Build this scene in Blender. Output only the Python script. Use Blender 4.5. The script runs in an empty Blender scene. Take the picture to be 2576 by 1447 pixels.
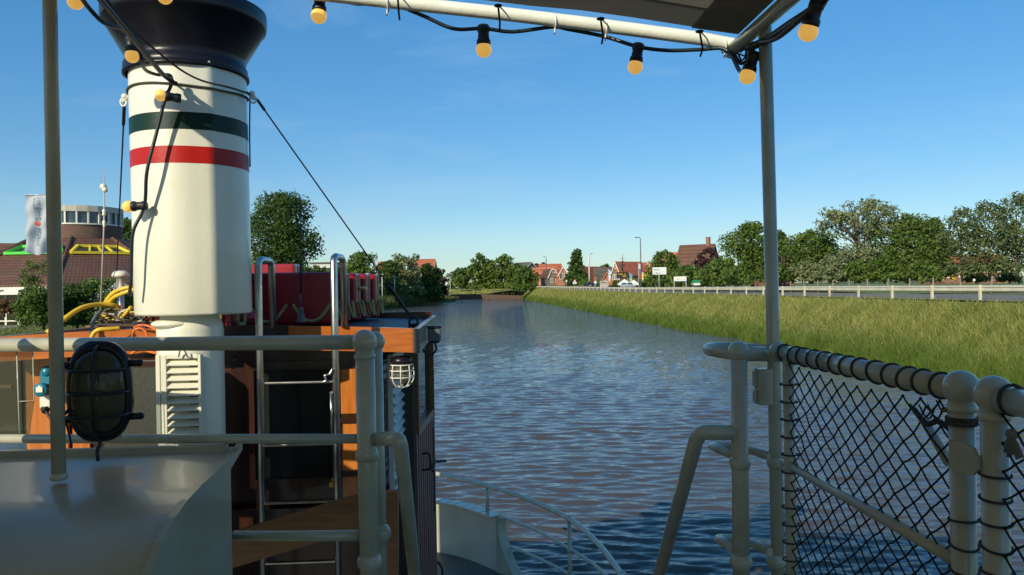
import bpy, math, random
import numpy as np
from mathutils import Vector, Matrix
SC = bpy.context.scene
COL = SC.collection
R = math.radians
E = 4.0                    # eye height above the water
YAW, ROLL, FPX, CU, CV = R(3.0), R(1.0), 2000.0, 1288.0, 723.5

# ------------------------------------------------------------------ camera, sky, sun, exposure
cam = bpy.data.cameras.new('camera'); camo = bpy.data.objects.new('camera', cam); COL.objects.link(camo)
cam.sensor_width = 36.0; cam.lens = 36.0 * FPX / 2576.0
cam.clip_start = 0.05; cam.clip_end = 6000
camo.matrix_world = (Matrix.Translation((0, 0, E)) @ Matrix.Rotation(-YAW, 4, 'Z') @ Matrix.Rotation(R(90), 4, 'X')
                     @ Matrix.Rotation(-ROLL, 4, 'Z'))
SC.camera = camo
SUN_AZ, SUN_EL = R(36), R(25)      # azimuth measured from dead astern towards port
S = Vector((-math.sin(SUN_AZ) * math.cos(SUN_EL), -math.cos(SUN_AZ) * math.cos(SUN_EL), math.sin(SUN_EL)))
w = bpy.data.worlds.new('World'); SC.world = w; w.use_nodes = True
nt = w.node_tree; bg = nt.nodes['Background']
sky = nt.nodes.new('ShaderNodeTexSky'); sky.sky_type = 'NISHITA'; sky.sun_disc = False
sky.sun_elevation = SUN_EL; sky.sun_rotation = math.atan2(S.x, S.y)
sky.air_density = 1.0; sky.dust_density = 0.2; sky.ozone_density = 3.5
def wnode(t, **k):
    n = nt.nodes.new(t)
    for q, v in k.items(): n.inputs[q].default_value = v
    return n
k1 = wnode('ShaderNodeMixRGB', Fac=1.0, Color2=(.125, .125, .125, 1)); k1.blend_type = 'MULTIPLY'
gm = wnode('ShaderNodeGamma', Gamma=.62); hs_ = wnode('ShaderNodeHueSaturation', Saturation=1.62, Value=1.0)
k2 = wnode('ShaderNodeMixRGB', Fac=1.0, Color2=(.82, .955, 1.06, 1)); k2.blend_type = 'MULTIPLY'
nt.links.new(sky.outputs[0], k1.inputs[1]); nt.links.new(k1.outputs[0], gm.inputs[0]); nt.links.new(gm.outputs[0], hs_.inputs['Color'])
nt.links.new(hs_.outputs[0], k2.inputs[1]); tcw = wnode('ShaderNodeTexCoord'); mpw = wnode('ShaderNodeMapping', Scale=(1.6, 2.2, 7.0), Rotation=(0.25, 0.35, 0.4)); nzw = wnode('ShaderNodeTexNoise', Scale=1.9, Detail=7.0, Roughness=.62, Distortion=.5)
rpw = wnode('ShaderNodeValToRGB'); rpw.color_ramp.elements[0].position = .50; rpw.color_ramp.elements[1].position = .82; rpw.color_ramp.elements[1].color = (.30, .30, .30, 1)
wsp = wnode('ShaderNodeMixRGB', Color2=(.62, .80, .92, 1))
nt.links.new(tcw.outputs['Generated'], mpw.inputs[0]); nt.links.new(mpw.outputs[0], nzw.inputs['Vector']); nt.links.new(nzw.outputs['Fac'], rpw.inputs[0]); nt.links.new(rpw.outputs[0], wsp.inputs[0])
nt.links.new(k2.outputs[0], wsp.inputs[1]); nt.links.new(wsp.outputs[0], bg.inputs[0]); bg.inputs[1].default_value = .68
sl = bpy.data.lights.new('sun', 'SUN'); sl.energy = 3.7; sl.angle = R(0.5); sl.color = (1.0, 0.90, 0.70)
so = bpy.data.objects.new('sun', sl); COL.objects.link(so); so.rotation_euler = S.to_track_quat('Z', 'Y').to_euler()
SC.view_settings.view_transform = 'Standard'; SC.view_settings.look = 'None'
SC.view_settings.exposure = 0.35; SC.view_settings.gamma = 1.0

# ------------------------------------------------------------------ pixel -> world helpers (layout measured on the photograph)
_c, _s = math.cos(ROLL), math.sin(ROLL)
RT = Vector((math.cos(YAW), -math.sin(YAW), 0)); FW = Vector((math.sin(YAW), math.cos(YAW), 0))
def ray(u, v):
    du, dv = u - CU, v - CV
    x = (du * _c - dv * _s) / FPX; z = (-du * _s - dv * _c) / FPX
    return RT * x + FW + Vector((0, 0, z))
O0 = Vector((0, 0, E))
def PD(u, v, d): return O0 + ray(u, v) * d
def PY(u, v, y): r = ray(u, v); return O0 + r * (y / r.y)
def PX(u, v, x): r = ray(u, v); return O0 + r * (x / r.x)
def PZ(u, v, z): r = ray(u, v); return O0 + r * ((z - E) / r.z)
def CF(X, Y, z=0.0): p = RT * X + FW * Y; return Vector((p.x, p.y, z))   # camera-frame ground point
def px(n, d): return n * d / FPX

# ------------------------------------------------------------------ mesh helpers
class MB:
    def __init__(s): s.v = []; s.f = []; s.sm = []
    def add(s, vs, fs, sm=False):
        o = len(s.v); s.v += [tuple(p) for p in vs]; s.f += [tuple(i + o for i in f) for f in fs]
        s.sm += [sm] * len(fs) if isinstance(sm, bool) else list(sm); return s
    def box(s, c, size, rot=None):
        hx, hy, hz = size[0] / 2, size[1] / 2, size[2] / 2
        P = [Vector((x, y, z)) for x in (-hx, hx) for y in (-hy, hy) for z in (-hz, hz)]
        if rot is not None: P = [rot @ p for p in P]
        c = Vector(c)
        return s.add([p + c for p in P], [(0, 1, 3, 2), (4, 6, 7, 5), (0, 4, 5, 1), (2, 3, 7, 6), (0, 2, 6, 4), (1, 5, 7, 3)])
    def bar(s, a, b, w, h, up=(0, 0, 1)):
        a, b = Vector(a), Vector(b); d = (b - a); L = d.length; d.normalize(); up = Vector(up)
        x = d.cross(up)
        if x.length < 1e-4: x = d.cross(Vector((1, 0, 0)))
        x.normalize(); z = x.cross(d)
        return s.box((a + b) / 2, (w, L, h), Matrix((x, d, z)).transposed())
    def tube(s, path, r, n=12, cap=True, closed=False):
        P = [Vector(p) for p in path]; m = len(P); rs = r if isinstance(r, (list, tuple)) else [r] * m
        T = []
        for i in range(m):
            if closed: t = P[(i + 1) % m] - P[i - 1]
            else: t = P[min(i + 1, m - 1)] - P[max(i - 1, 0)]
            T.append(t.normalized())
        ref = Vector((0, 0, 1)) if abs(T[0].z) < .9 else Vector((1, 0, 0))
        nx = T[0].cross(ref).normalized(); vs = []
        for i in range(m):
            nx = (nx - T[i] * nx.dot(T[i]))
            if nx.length < 1e-6: nx = T[i].cross(Vector((.3, .5, .8)))
            nx.normalize(); ny = T[i].cross(nx)
            for k in range(n):
                a = 2 * math.pi * k / n; vs.append(P[i] + (nx * math.cos(a) + ny * math.sin(a)) * rs[i])
        fs = []
        for i in range(m if closed else m - 1):
            j = (i + 1) % m
            for k in range(n): fs.append((i * n + k, i * n + (k + 1) % n, j * n + (k + 1) % n, j * n + k))
        sm = [True] * len(fs)
        if cap and not closed:
            fs += [tuple(range(n))[::-1], tuple(range((m - 1) * n, m * n))]; sm += [False, False]
        return s.add(vs, fs, sm)
    def lathe(s, prof, c, n=32, sm=True, ax=None):
        c = Vector(c); vs = []; m = len(prof)
        for r, z in prof:
            for k in range(n):
                a = 2 * math.pi * k / n; p = Vector((r * math.cos(a), r * math.sin(a), z))
                vs.append(c + (ax @ p if ax is not None else p))
        fs = [(i * n + k, i * n + (k + 1) % n, (i + 1) * n + (k + 1) % n, (i + 1) * n + k) for i in range(m - 1) for k in range(n)]
        return s.add(vs, fs, sm)
    def sphere(s, c, r, n=20, m=12, sc=(1, 1, 1), ax=None):
        prof = []
        for i in range(m + 1):
            a = math.pi * i / m; prof.append((max(1e-5, r * math.sin(a)), -r * math.cos(a)))
        o = len(s.v); s.lathe(prof, (0, 0, 0), n)
        for i in range(o, len(s.v)):
            p = Vector((s.v[i][0] * sc[0], s.v[i][1] * sc[1], s.v[i][2] * sc[2]))
            if ax is not None: p = ax @ p
            s.v[i] = tuple(p + Vector(c))
        return s
    def prism(s, poly, f0, f1):
        """poly: 2-D points; f0/f1 map them onto the two end faces"""
        n = len(poly); vs = [f0(*p) for p in poly] + [f1(*p) for p in poly]
        fs = [tuple(range(n))[::-1], tuple(range(n, 2 * n))] + [(i, (i + 1) % n, n + (i + 1) % n, n + i) for i in range(n)]
        return s.add(vs, fs)
    def slab(s, pts, off):
        """planar polygon thickened by the vector off"""
        off = Vector(off); return s.prism([(i, 0) for i in range(len(pts))], lambda i, _: Vector(pts[i]), lambda i, _: Vector(pts[i]) + off)
    def build(s, name, m, parent=None, local=False, bevel=0.0, label=None):
        me = bpy.data.meshes.new(name); o = bpy.data.objects.new(name, me); COL.objects.link(o)
        off = Vector((0, 0, 0))
        if parent is not None:
            o.parent = parent
            if not local:
                q = parent
                while q is not None: off += q.location; q = q.parent
        me.from_pydata([(p[0] - off.x, p[1] - off.y, p[2] - off.z) for p in s.v], [], s.f)
        me.polygons.foreach_set('use_smooth', s.sm)
        bm_fix(me)
        me.materials.append(m)
        if bevel:
            b = o.modifiers.new('bevel', 'BEVEL'); b.width = bevel; b.segments = 2; b.limit_method = 'ANGLE'; b.angle_limit = R(50)
        if label: o['label'] = label
        return o
import bmesh
def bm_fix(me):
    if len(me.polygons) > 20000: return
    bm = bmesh.new(); bm.from_mesh(me); bmesh.ops.recalc_face_normals(bm, faces=bm.faces[:]); bm.to_mesh(me); bm.free()
def tag(o, label=None, cat=None, group=None, kind=None):
    if label: o['label'] = label
    if cat: o['category'] = cat
    if group: o['group'] = group
    if kind: o['kind'] = kind
    return o
def thing(name, loc, label, cat, group=None, rz=0):
    o = bpy.data.objects.new(name, None); COL.objects.link(o); o.location = loc; o.rotation_euler = (0, 0, rz)
    o.empty_display_size = .2
    return tag(o, label, cat, group)
def copy_tree(o, parent=None):
    c = o.copy(); COL.objects.link(c)
    if parent is not None: c.parent = parent
    for ch in list(o.children): copy_tree(ch, c)
    return c
def smooth_path(P, k=6):
    P = [Vector(p) for p in P]; out = []
    for i in range(len(P) - 1):
        p0, p1, p2, p3 = P[max(i - 1, 0)], P[i], P[i + 1], P[min(i + 2, len(P) - 1)]
        for j in range(k):
            t = j / k
            out.append(.5 * ((2 * p1) + (p2 - p0) * t + (2 * p0 - 5 * p1 + 4 * p2 - p3) * t * t + (3 * p1 - p0 - 3 * p2 + p3) * t ** 3))
    return out + [P[-1]]
def ball_chain(mb, pts): 
    for p, r in pts: mb.sphere(p, r, 16, 10)

# ------------------------------------------------------------------ materials
def _mat(name):
    m = bpy.data.materials.new(name); m.use_nodes = True
    return m, m.node_tree, m.node_tree.nodes['Principled BSDF']
def _n(nt, t, **k):
    n = nt.nodes.new(t)
    for a, b in k.items(): setattr(n, a, b)
    return n
def mat(name, col, rough=.5, metal=0.0, var=.18, scale=6.0, bump=0.0, bscale=60.0, coat=0.0, spec=.5, col2=None, c2amt=.5, dirt=0.0):
    m, nt, b = _mat(name); L = nt.links.new
    tc = _n(nt, 'ShaderNodeTexCoord'); no = _n(nt, 'ShaderNodeTexNoise'); no.inputs['Scale'].default_value = scale; no.inputs['Detail'].default_value = 6
    L(tc.outputs['Object'], no.inputs['Vector'])
    rp = _n(nt, 'ShaderNodeValToRGB')
    a = [max(0, c * (1 - var)) for c in col]; z = [min(1, c * (1 + var)) for c in col]
    if col2 is not None: z = col2
    rp.color_ramp.elements[0].position = .3; rp.color_ramp.elements[1].position = .7
    rp.color_ramp.elements[0].color = (*a, 1); rp.color_ramp.elements[1].color = (*z, 1)
    L(no.outputs['Fac'], rp.inputs[0]); src = rp.outputs[0]
    if dirt > 0:
        n2 = _n(nt, 'ShaderNodeTexNoise'); n2.inputs['Scale'].default_value = scale * 4.3; n2.inputs['Detail'].default_value = 10; n2.inputs['Roughness'].default_value = .75
        L(tc.outputs['Object'], n2.inputs['Vector'])
        r2 = _n(nt, 'ShaderNodeValToRGB'); r2.color_ramp.elements[0].position = .60; r2.color_ramp.elements[1].position = .78
        L(n2.outputs['Fac'], r2.inputs[0])
        mm = _n(nt, 'ShaderNodeMath', operation='MULTIPLY'); mm.inputs[1].default_value = dirt; L(r2.outputs[0], mm.inputs[0])
        mx = _n(nt, 'ShaderNodeMixRGB'); L(mm.outputs[0], mx.inputs[0]); L(src, mx.inputs[1]); mx.inputs[2].default_value = (.16, .12, .07, 1); src = mx.outputs[0]
    L(src, b.inputs['Base Color'])
    b.inputs['Roughness'].default_value = rough; b.inputs['Metallic'].default_value = metal
    b.inputs['Specular IOR Level'].default_value = spec; b.inputs['Coat Weight'].default_value = coat; b.inputs['Coat Roughness'].default_value = .08
    if bump:
        nb = _n(nt, 'ShaderNodeTexNoise'); nb.inputs['Scale'].default_value = bscale; nb.inputs['Detail'].default_value = 4
        L(tc.outputs['Object'], nb.inputs['Vector'])
        bp = _n(nt, 'ShaderNodeBump'); bp.inputs['Strength'].default_value = bump; bp.inputs['Distance'].default_value = .004
        L(nb.outputs['Fac'], bp.inputs['Height']); L(bp.outputs[0], b.inputs['Normal'])
    return m
def wood(name, c1, c2, rough=.25, axis='Z', scale=14, coat=.5):
    m, nt, b = _mat(name); L = nt.links.new
    tc = _n(nt, 'ShaderNodeTexCoord'); mp = _n(nt, 'ShaderNodeMapping')
    sc = {'X': (1.2, scale, scale), 'Y': (scale, 1.2, scale), 'Z': (scale, scale, 1.2)}[axis]
    mp.inputs['Scale'].default_value = sc; L(tc.outputs['Object'], mp.inputs['Vector'])
    no = _n(nt, 'ShaderNodeTexNoise'); no.inputs['Scale'].default_value = 3; no.inputs['Detail'].default_value = 8; no.inputs['Distortion'].default_value = .6
    L(mp.outputs[0], no.inputs['Vector'])
    rp = _n(nt, 'ShaderNodeValToRGB'); rp.color_ramp.elements[0].position = .3; rp.color_ramp.elements[1].position = .72
    rp.color_ramp.elements[0].color = (*c1, 1); rp.color_ramp.elements[1].color = (*c2, 1)
    L(no.outputs['Fac'], rp.inputs[0]); L(rp.outputs[0], b.inputs['Base Color'])
    b.inputs['Roughness'].default_value = rough; b.inputs['Coat Weight'].default_value = coat; b.inputs['Coat Roughness'].default_value = .1
    bp = _n(nt, 'ShaderNodeBump'); bp.inputs['Strength'].default_value = .15; bp.inputs['Distance'].default_value = .002
    L(no.outputs['Fac'], bp.inputs['Height']); L(bp.outputs[0], b.inputs['Normal'])
    return m
def leafmat(name, c1, c2, trans=.3):
    m, nt, b = _mat(name); L = nt.links.new; out = nt.nodes['Material Output']
    ge = _n(nt, 'ShaderNodeNewGeometry'); tc = _n(nt, 'ShaderNodeTexCoord')
    no = _n(nt, 'ShaderNodeTexNoise'); no.inputs['Scale'].default_value = .55; no.inputs['Detail'].default_value = 3; L(tc.outputs['Object'], no.inputs['Vector'])
    ad = _n(nt, 'ShaderNodeMath', operation='ADD'); L(ge.outputs['Random Per Island'], ad.inputs[0]); L(no.outputs['Fac'], ad.inputs[1])
    hf = _n(nt, 'ShaderNodeMath', operation='MULTIPLY'); L(ad.outputs[0], hf.inputs[0]); hf.inputs[1].default_value = .5
    rp = _n(nt, 'ShaderNodeValToRGB'); rp.color_ramp.elements[0].position = .2; rp.color_ramp.elements[1].position = .8
    rp.color_ramp.elements[0].color = (*c1, 1); rp.color_ramp.elements[1].color = (*c2, 1); L(hf.outputs[0], rp.inputs[0])
    L(rp.outputs[0], b.inputs['Base Color']); b.inputs['Roughness'].default_value = .55; b.inputs['Specular IOR Level'].default_value = .25
    tr = _n(nt, 'ShaderNodeBsdfTranslucent'); L(rp.outputs[0], tr.inputs[0])
    mx = _n(nt, 'ShaderNodeMixShader'); mx.inputs[0].default_value = trans
    L(b.outputs[0], mx.inputs[1]); L(tr.outputs[0], mx.inputs[2]); L(mx.outputs[0], out.inputs[0])
    return m
def tilemat(name, c1, c2, mortar, dirv, row=.30, col=.24, rough=.7):
    """brick pattern on sloping or standing faces: rows by height, columns along dirv"""
    m, nt, b = _mat(name); L = nt.links.new
    ge = _n(nt, 'ShaderNodeTexCoord'); dp = _n(nt, 'ShaderNodeVectorMath', operation='DOT_PRODUCT'); dp.inputs[1].default_value = dirv
    L(ge.outputs['Object'], dp.inputs[0]); sx = _n(nt, 'ShaderNodeSeparateXYZ'); L(ge.outputs['Object'], sx.inputs[0])
    cb = _n(nt, 'ShaderNodeCombineXYZ'); L(dp.outputs['Value'], cb.inputs[0]); L(sx.outputs['Z'], cb.inputs[1])
    bt = _n(nt, 'ShaderNodeTexBrick'); bt.inputs['Scale'].default_value = 1; bt.inputs['Brick Width'].default_value = col; bt.inputs['Row Height'].default_value = row
    bt.inputs['Mortar Size'].default_value = .1 * min(row, col); bt.inputs['Mortar Smooth'].default_value = .3
    bt.inputs['Color1'].default_value = (*c1, 1); bt.inputs['Color2'].default_value = (*c2, 1); bt.inputs['Mortar'].default_value = (*mortar, 1)
    L(cb.outputs[0], bt.inputs['Vector']); no = _n(nt, 'ShaderNodeTexNoise'); no.inputs['Scale'].default_value = .8; no.inputs['Detail'].default_value = 5
    L(ge.outputs['Object'], no.inputs['Vector']); mx = _n(nt, 'ShaderNodeMixRGB', blend_type='MULTIPLY'); mx.inputs[0].default_value = .55
    L(bt.outputs['Color'], mx.inputs[1]); L(no.outputs['Color'], mx.inputs[2])
    gn = _n(nt, 'ShaderNodeMixRGB', blend_type='MULTIPLY'); gn.inputs[0].default_value = 1; gn.inputs[2].default_value = (1.35, 1.35, 1.35, 1)
    L(mx.outputs[0], gn.inputs[1]); L(gn.outputs[0], b.inputs['Base Color']); b.inputs['Roughness'].default_value = rough
    bp = _n(nt, 'ShaderNodeBump'); bp.inputs['Strength'].default_value = .6; bp.inputs['Distance'].default_value = .05; bp.invert = True
    L(bt.outputs['Fac'], bp.inputs['Height']); L(bp.outputs[0], b.inputs['Normal'])
    return m
def glassmat(name, tint=(.02, .03, .03), rough=.03, alpha=.12, bumps=0):
    m, nt, b = _mat(name); L = nt.links.new; out = nt.nodes['Material Output']
    tr = _n(nt, 'ShaderNodeBsdfTransparent'); tr.inputs[0].default_value = (.8, .84, .8, 1)
    b.inputs['Base Color'].default_value = (*tint, 1); b.inputs['Roughness'].default_value = rough
    mx = _n(nt, 'ShaderNodeMixShader'); mx.inputs[0].default_value = alpha
    L(b.outputs[0], mx.inputs[1]); L(tr.outputs[0], mx.inputs[2]); L(mx.outputs[0], out.inputs[0])
    if bumps:
        tc = _n(nt, 'ShaderNodeTexCoord'); no = _n(nt, 'ShaderNodeTexNoise'); no.inputs['Scale'].default_value = bumps
        L(tc.outputs['Object'], no.inputs['Vector']); bp = _n(nt, 'ShaderNodeBump'); bp.inputs['Strength'].default_value = .2; bp.inputs['Distance'].default_value = .003
        L(no.outputs['Fac'], bp.inputs['Height']); L(bp.outputs[0], b.inputs['Normal'])
    return m

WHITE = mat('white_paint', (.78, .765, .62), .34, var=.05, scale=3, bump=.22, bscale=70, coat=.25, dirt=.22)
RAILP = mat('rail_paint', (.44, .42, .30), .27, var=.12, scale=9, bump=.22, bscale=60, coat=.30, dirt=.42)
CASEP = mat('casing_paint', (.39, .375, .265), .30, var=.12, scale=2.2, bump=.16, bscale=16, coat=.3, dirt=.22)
BLACKP = mat('black_paint', (.009, .009, .014), .33, var=.3, scale=4, bump=.2, bscale=40, spec=.35)
GREENP = mat('green_paint', (.006, .028, .018), .42, var=.2, bump=.2, bscale=70, spec=.25)
REDP = mat('red_paint', (.44, .012, .008), .42, var=.12, bump=.2, bscale=70, spec=.3)
RUBBER = mat('black_rubber', (.012, .013, .015), .5, var=.3, scale=30)
CABLE = mat('dark_cable', (.012, .022, .024), .4, var=.25, scale=20)
ROPE = mat('dark_rope', (.045, .043, .034), .85, var=.35, scale=90, bump=.5, bscale=260)
NETROPE = mat('net_rope', (.012, .012, .010), .9, var=.3, scale=90)
STEEL = mat('brushed_steel', (.55, .53, .48), .28, 1.0, var=.18, scale=14, bump=.06, bscale=120)
WIRE = mat('steel_wire', (.05, .05, .05), .45, .7, var=.3, scale=60)
RAFT = mat('red_plastic', (.30, .005, .014), .30, var=.16, scale=7, bump=.08, bscale=25, coat=.25, dirt=.10)
TAPE = mat('faded_tape', (.30, .125, .11), .55, var=.15, scale=12)
YROPE = mat('yellow_rope', (.34, .28, .10), .8, var=.25, scale=60, bump=.4, bscale=180)
YHOSE = mat('yellow_hose', (.72, .47, .03), .38, var=.12, scale=20)
OHOSE = mat('orange_cable', (.75, .17, .03), .4, var=.12, scale=20)
TEAL = mat('teal_plastic', (.01, .19, .26), .35, var=.1, coat=.2)
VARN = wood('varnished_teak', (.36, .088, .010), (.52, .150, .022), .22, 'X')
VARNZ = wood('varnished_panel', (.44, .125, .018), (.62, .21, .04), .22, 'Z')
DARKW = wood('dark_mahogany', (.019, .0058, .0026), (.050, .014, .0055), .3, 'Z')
MIDW = wood('brown_plank', (.16, .065, .018), (.26, .11, .03), .45, 'X', coat=.15)
DOORW = wood('planked_door_wood', (.17, .07, .052), (.26, .115, .085), .4, 'Z', coat=.2)
ROOFD = mat('roof_felt', (.055, .06, .075), .55, var=.2, scale=5, bump=.3, bscale=80)
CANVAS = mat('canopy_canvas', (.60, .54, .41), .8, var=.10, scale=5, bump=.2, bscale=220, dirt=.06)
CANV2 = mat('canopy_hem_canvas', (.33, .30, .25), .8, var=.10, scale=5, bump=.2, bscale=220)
def translucent(m, amt, col):
    nt = m.node_tree; b = nt.nodes['Principled BSDF']; out = nt.nodes['Material Output']; t = _n(nt, 'ShaderNodeBsdfTranslucent'); t.inputs[0].default_value = (*col, 1)
    mx = _n(nt, 'ShaderNodeMixShader'); mx.inputs[0].default_value = amt; nt.links.new(b.outputs[0], mx.inputs[1]); nt.links.new(t.outputs[0], mx.inputs[2]); nt.links.new(mx.outputs[0], out.inputs[0])
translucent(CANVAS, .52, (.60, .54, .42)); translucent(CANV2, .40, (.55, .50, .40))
GLASSD = glassmat('door_glass', (.02, .024, .02), .12, .25, 40)
GLASSW = glassmat('window_glass', (.03, .035, .035), .02, .35)
ACRYL = glassmat('acrylic_sheet', (.10, .11, .08), .12, .72)
LAMPG = glassmat('ribbed_lamp_glass', (.07, .065, .04), .16, .38)
CLEARG = glassmat('clear_lamp_glass', (.25, .25, .22), .06, .6)
GREYPL = mat('grey_plastic', (.10, .11, .11), .4, var=.12)
def bulbmat():
    m, nt, b = _mat('amber_bulb'); b.inputs['Base Color'].default_value = (.92, .50, .10, 1); b.inputs['Roughness'].default_value = .25
    tc = _n(nt, 'ShaderNodeTexCoord'); no = _n(nt, 'ShaderNodeTexNoise'); no.inputs['Scale'].default_value = 40; no.inputs['Detail'].default_value = 6
    rp = _n(nt, 'ShaderNodeValToRGB'); rp.color_ramp.elements[0].color = (.85, .45, .08, 1); rp.color_ramp.elements[1].color = (.95, .55, .13, 1)
    nt.links.new(tc.outputs['Object'], no.inputs['Vector']); nt.links.new(no.outputs['Fac'], rp.inputs[0]); nt.links.new(rp.outputs[0], b.inputs['Base Color'])
    nt.links.new(rp.outputs[0], b.inputs['Emission Color']); b.inputs['Emission Strength'].default_value = .48
    b.inputs['Subsurface Weight'].default_value = .3; b.inputs['Subsurface Radius'].default_value = (.02, .01, .005)
    return m
BULB = bulbmat()

#====FOREGROUND
# ------------------------------------------------------------------ the boat: decks and hull (large structure)
MAIN = E - 3.25      # main deck height
UPD = E - 1.32       # upper deck height
def hull_outline():
    P = [(1.22, -9.0), (1.24, 5.2), (1.17, 6.5), (.93, 7.9), (.15, 9.3), (-.52, 9.92), (-1.48, 10.15)]
    st = smooth_path([Vector((a, b, 0)) for a, b in P], 6)
    pt = [Vector((-2.96 - p.x, p.y, 0)) for p in st[:-1]][::-1]
    return st + pt
HO = hull_outline()
hull = thing('boat_hull', (-1.48, 0, 0), 'pale painted steel hull of the boat below the decks', 'boat hull')
mb = MB(); n = len(HO)
mb.add([(p.x, p.y, -.5) for p in HO] + [(p.x, p.y, MAIN) for p in HO], [(i, (i + 1) % n, n + (i + 1) % n, n + i) for i in range(n)], True)
mb.build('hull_side', mat('hull_black', (.03, .03, .035), .35), hull)
MB().add([(p.x, p.y, MAIN - .002) for p in HO], [tuple(range(n))]).build('main_deck', mat('deck_paint', (.10, .11, .09), .6, scale=3), hull)
ud = MB(); ud.prism([(-2.7, -6), (1.17, -6), (1.17, 2.88), (.86, 2.88), (.86, 2.72), (-.50, 2.72), (-.50, 2.95), (-2.7, 2.95)], lambda a, b: (a, b, UPD), lambda a, b: (a, b, UPD - .12))
ud.build('upper_deck', mat('upper_deck_paint', (.34, .33, .25), .6, scale=3), hull)

# bulwark plating at the bow with its curved end
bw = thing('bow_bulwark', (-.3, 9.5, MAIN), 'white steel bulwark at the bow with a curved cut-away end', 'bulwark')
CAPZ = E - 2.62
arc = [p for p in HO if p.y > 8.9]
mb = MB()
i0 = [k for k, p in enumerate(HO) if p.y > 8.95]
sub = [HO[k] for k in i0]; m_ = len(sub)
def bul(path, z0f, z1, th=.012):
    vs = []; k = len(path)
    for p in path: 
        c = Vector((-1.48, 7.0, 0)); nrm = (c - p); nrm.z = 0; nrm.normalize()
        a = p + nrm * .02; b = p + nrm * (.02 + th)
        vs += [(a.x, a.y, z0f(p)), (a.x, a.y, z1), (b.x, b.y, z1), (b.x, b.y, z0f(p))]
    fs = []
    for i in range(k - 1):
        o = i * 4; q = o + 4
        fs += [(o, o + 1, q + 1, q), (o + 1, o + 2, q + 2, q + 1), (o + 2, o + 3, q + 3, q + 2), (o + 3, o, q, q + 3)]
    fs += [(0, 1, 2, 3), tuple(range((k - 1) * 4, k * 4))]
    return vs, fs
vs, fs = bul(sub, lambda p: MAIN, CAPZ); mb.add(vs, fs, False); mb.build('plating', mat('bulwark_shade_paint', (.40, .40, .32), .4, var=.1, scale=3, dirt=.3), bw)  # rail paint toned down in colour to stand in for shade
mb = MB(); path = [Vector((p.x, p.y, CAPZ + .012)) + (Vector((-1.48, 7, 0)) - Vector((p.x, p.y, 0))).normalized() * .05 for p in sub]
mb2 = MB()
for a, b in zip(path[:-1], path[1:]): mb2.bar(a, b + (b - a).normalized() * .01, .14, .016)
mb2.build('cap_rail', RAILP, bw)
# curved flange at the starboard end, reaching down to the deck
e0 = PZ(1266, 1302, CAPZ); d_ = Vector((.62, -.78, 0))
mb = MB(); fl = []
for t in [0, .12, .25, .4, .55, .7, .85, 1]:
    fl.append(e0 + d_ * (.05 + .62 * t ** 2.2) + Vector((0, 0, -.85 * t)))
inn = Vector((-.10, -.06, 0))
vs = []; 
for p in fl: vs += [p, p + inn]
mb.add(vs, [(2 * i, 2 * i + 1, 2 * i + 3, 2 * i + 2) for i in range(len(fl) - 1)], True)
mb.build('end_flange', RAILP, bw)
web = MB(); web.slab([e0 + Vector((-.08, .03, 0))] + [p + Vector((-.004, .004, 0)) for p in fl] + [e0 + Vector((-.08, .03, -.85))], Vector((-.006, -.01, 0)))
web.build('end_plate', CASEP, bw)
rib = MB(); a = PZ(1130, 1262, CAPZ - .03); rib.bar(a, a + Vector((0, 0, -.62)), .02, .10); rib.build('stiffener', RAILP, bw)
fr = MB()
cc = PZ(1092, 1440, E - 3.05) ; fr.tube([cc + Vector((.09 * math.cos(t), 0, .12 * math.sin(t))) for t in np.linspace(0, 2 * math.pi, 20)[:-1]], .012, 8, closed=True)
fr.build('fairlead', BLACKP, bw)

# curved bow handrail
hr = thing('bow_handrail', (.9, 7.9, MAIN), 'white curved handrail of three pipes sweeping round the bow', 'handrail')
RZ = E - 2.30
top = [PZ(1060, 1183, RZ), PZ(1090, 1190, RZ), PZ(1225, 1222, RZ), PZ(1330, 1257, RZ), PZ(1430, 1304, RZ), PZ(1500, 1363, RZ), PZ(1545, 1420, RZ), PZ(1562, 1447, RZ), PZ(1590, 1510, RZ)]
mb = MB(); mb.tube(smooth_path(top), .026, 12); mb.build('top_pipe', RAILP, hr)
mb = MB(); mb.tube(smooth_path([PZ(1268, 1302, CAPZ), PZ(1350, 1335, CAPZ), PZ(1440, 1385, CAPZ), PZ(1500, 1425, CAPZ), PZ(1550, 1475, CAPZ)]), .017, 10); mb.build('middle_pipe', RAILP, hr)
mb = MB(); zz = E - 2.93; mb.tube(smooth_path([PZ(1288, 1378, zz), PZ(1350, 1403, zz), PZ(1440, 1450, zz), PZ(1500, 1500, zz)]), .017, 10); mb.build('lower_pipe', RAILP, hr)
for u, v, z1 in ((1225, 1222, CAPZ), (1432, 1304, MAIN), (1565, 1447, MAIN)):
    p = PZ(u, v, RZ); mb = MB(); mb.tube([p, Vector((p.x, p.y, z1))], .021, 12); mb.sphere(p, .034, 14, 8)
    if z1 == MAIN: mb.sphere((p.x, p.y, CAPZ), .028, 12, 8)
    mb.build('stanchion', RAILP, hr)

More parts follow.
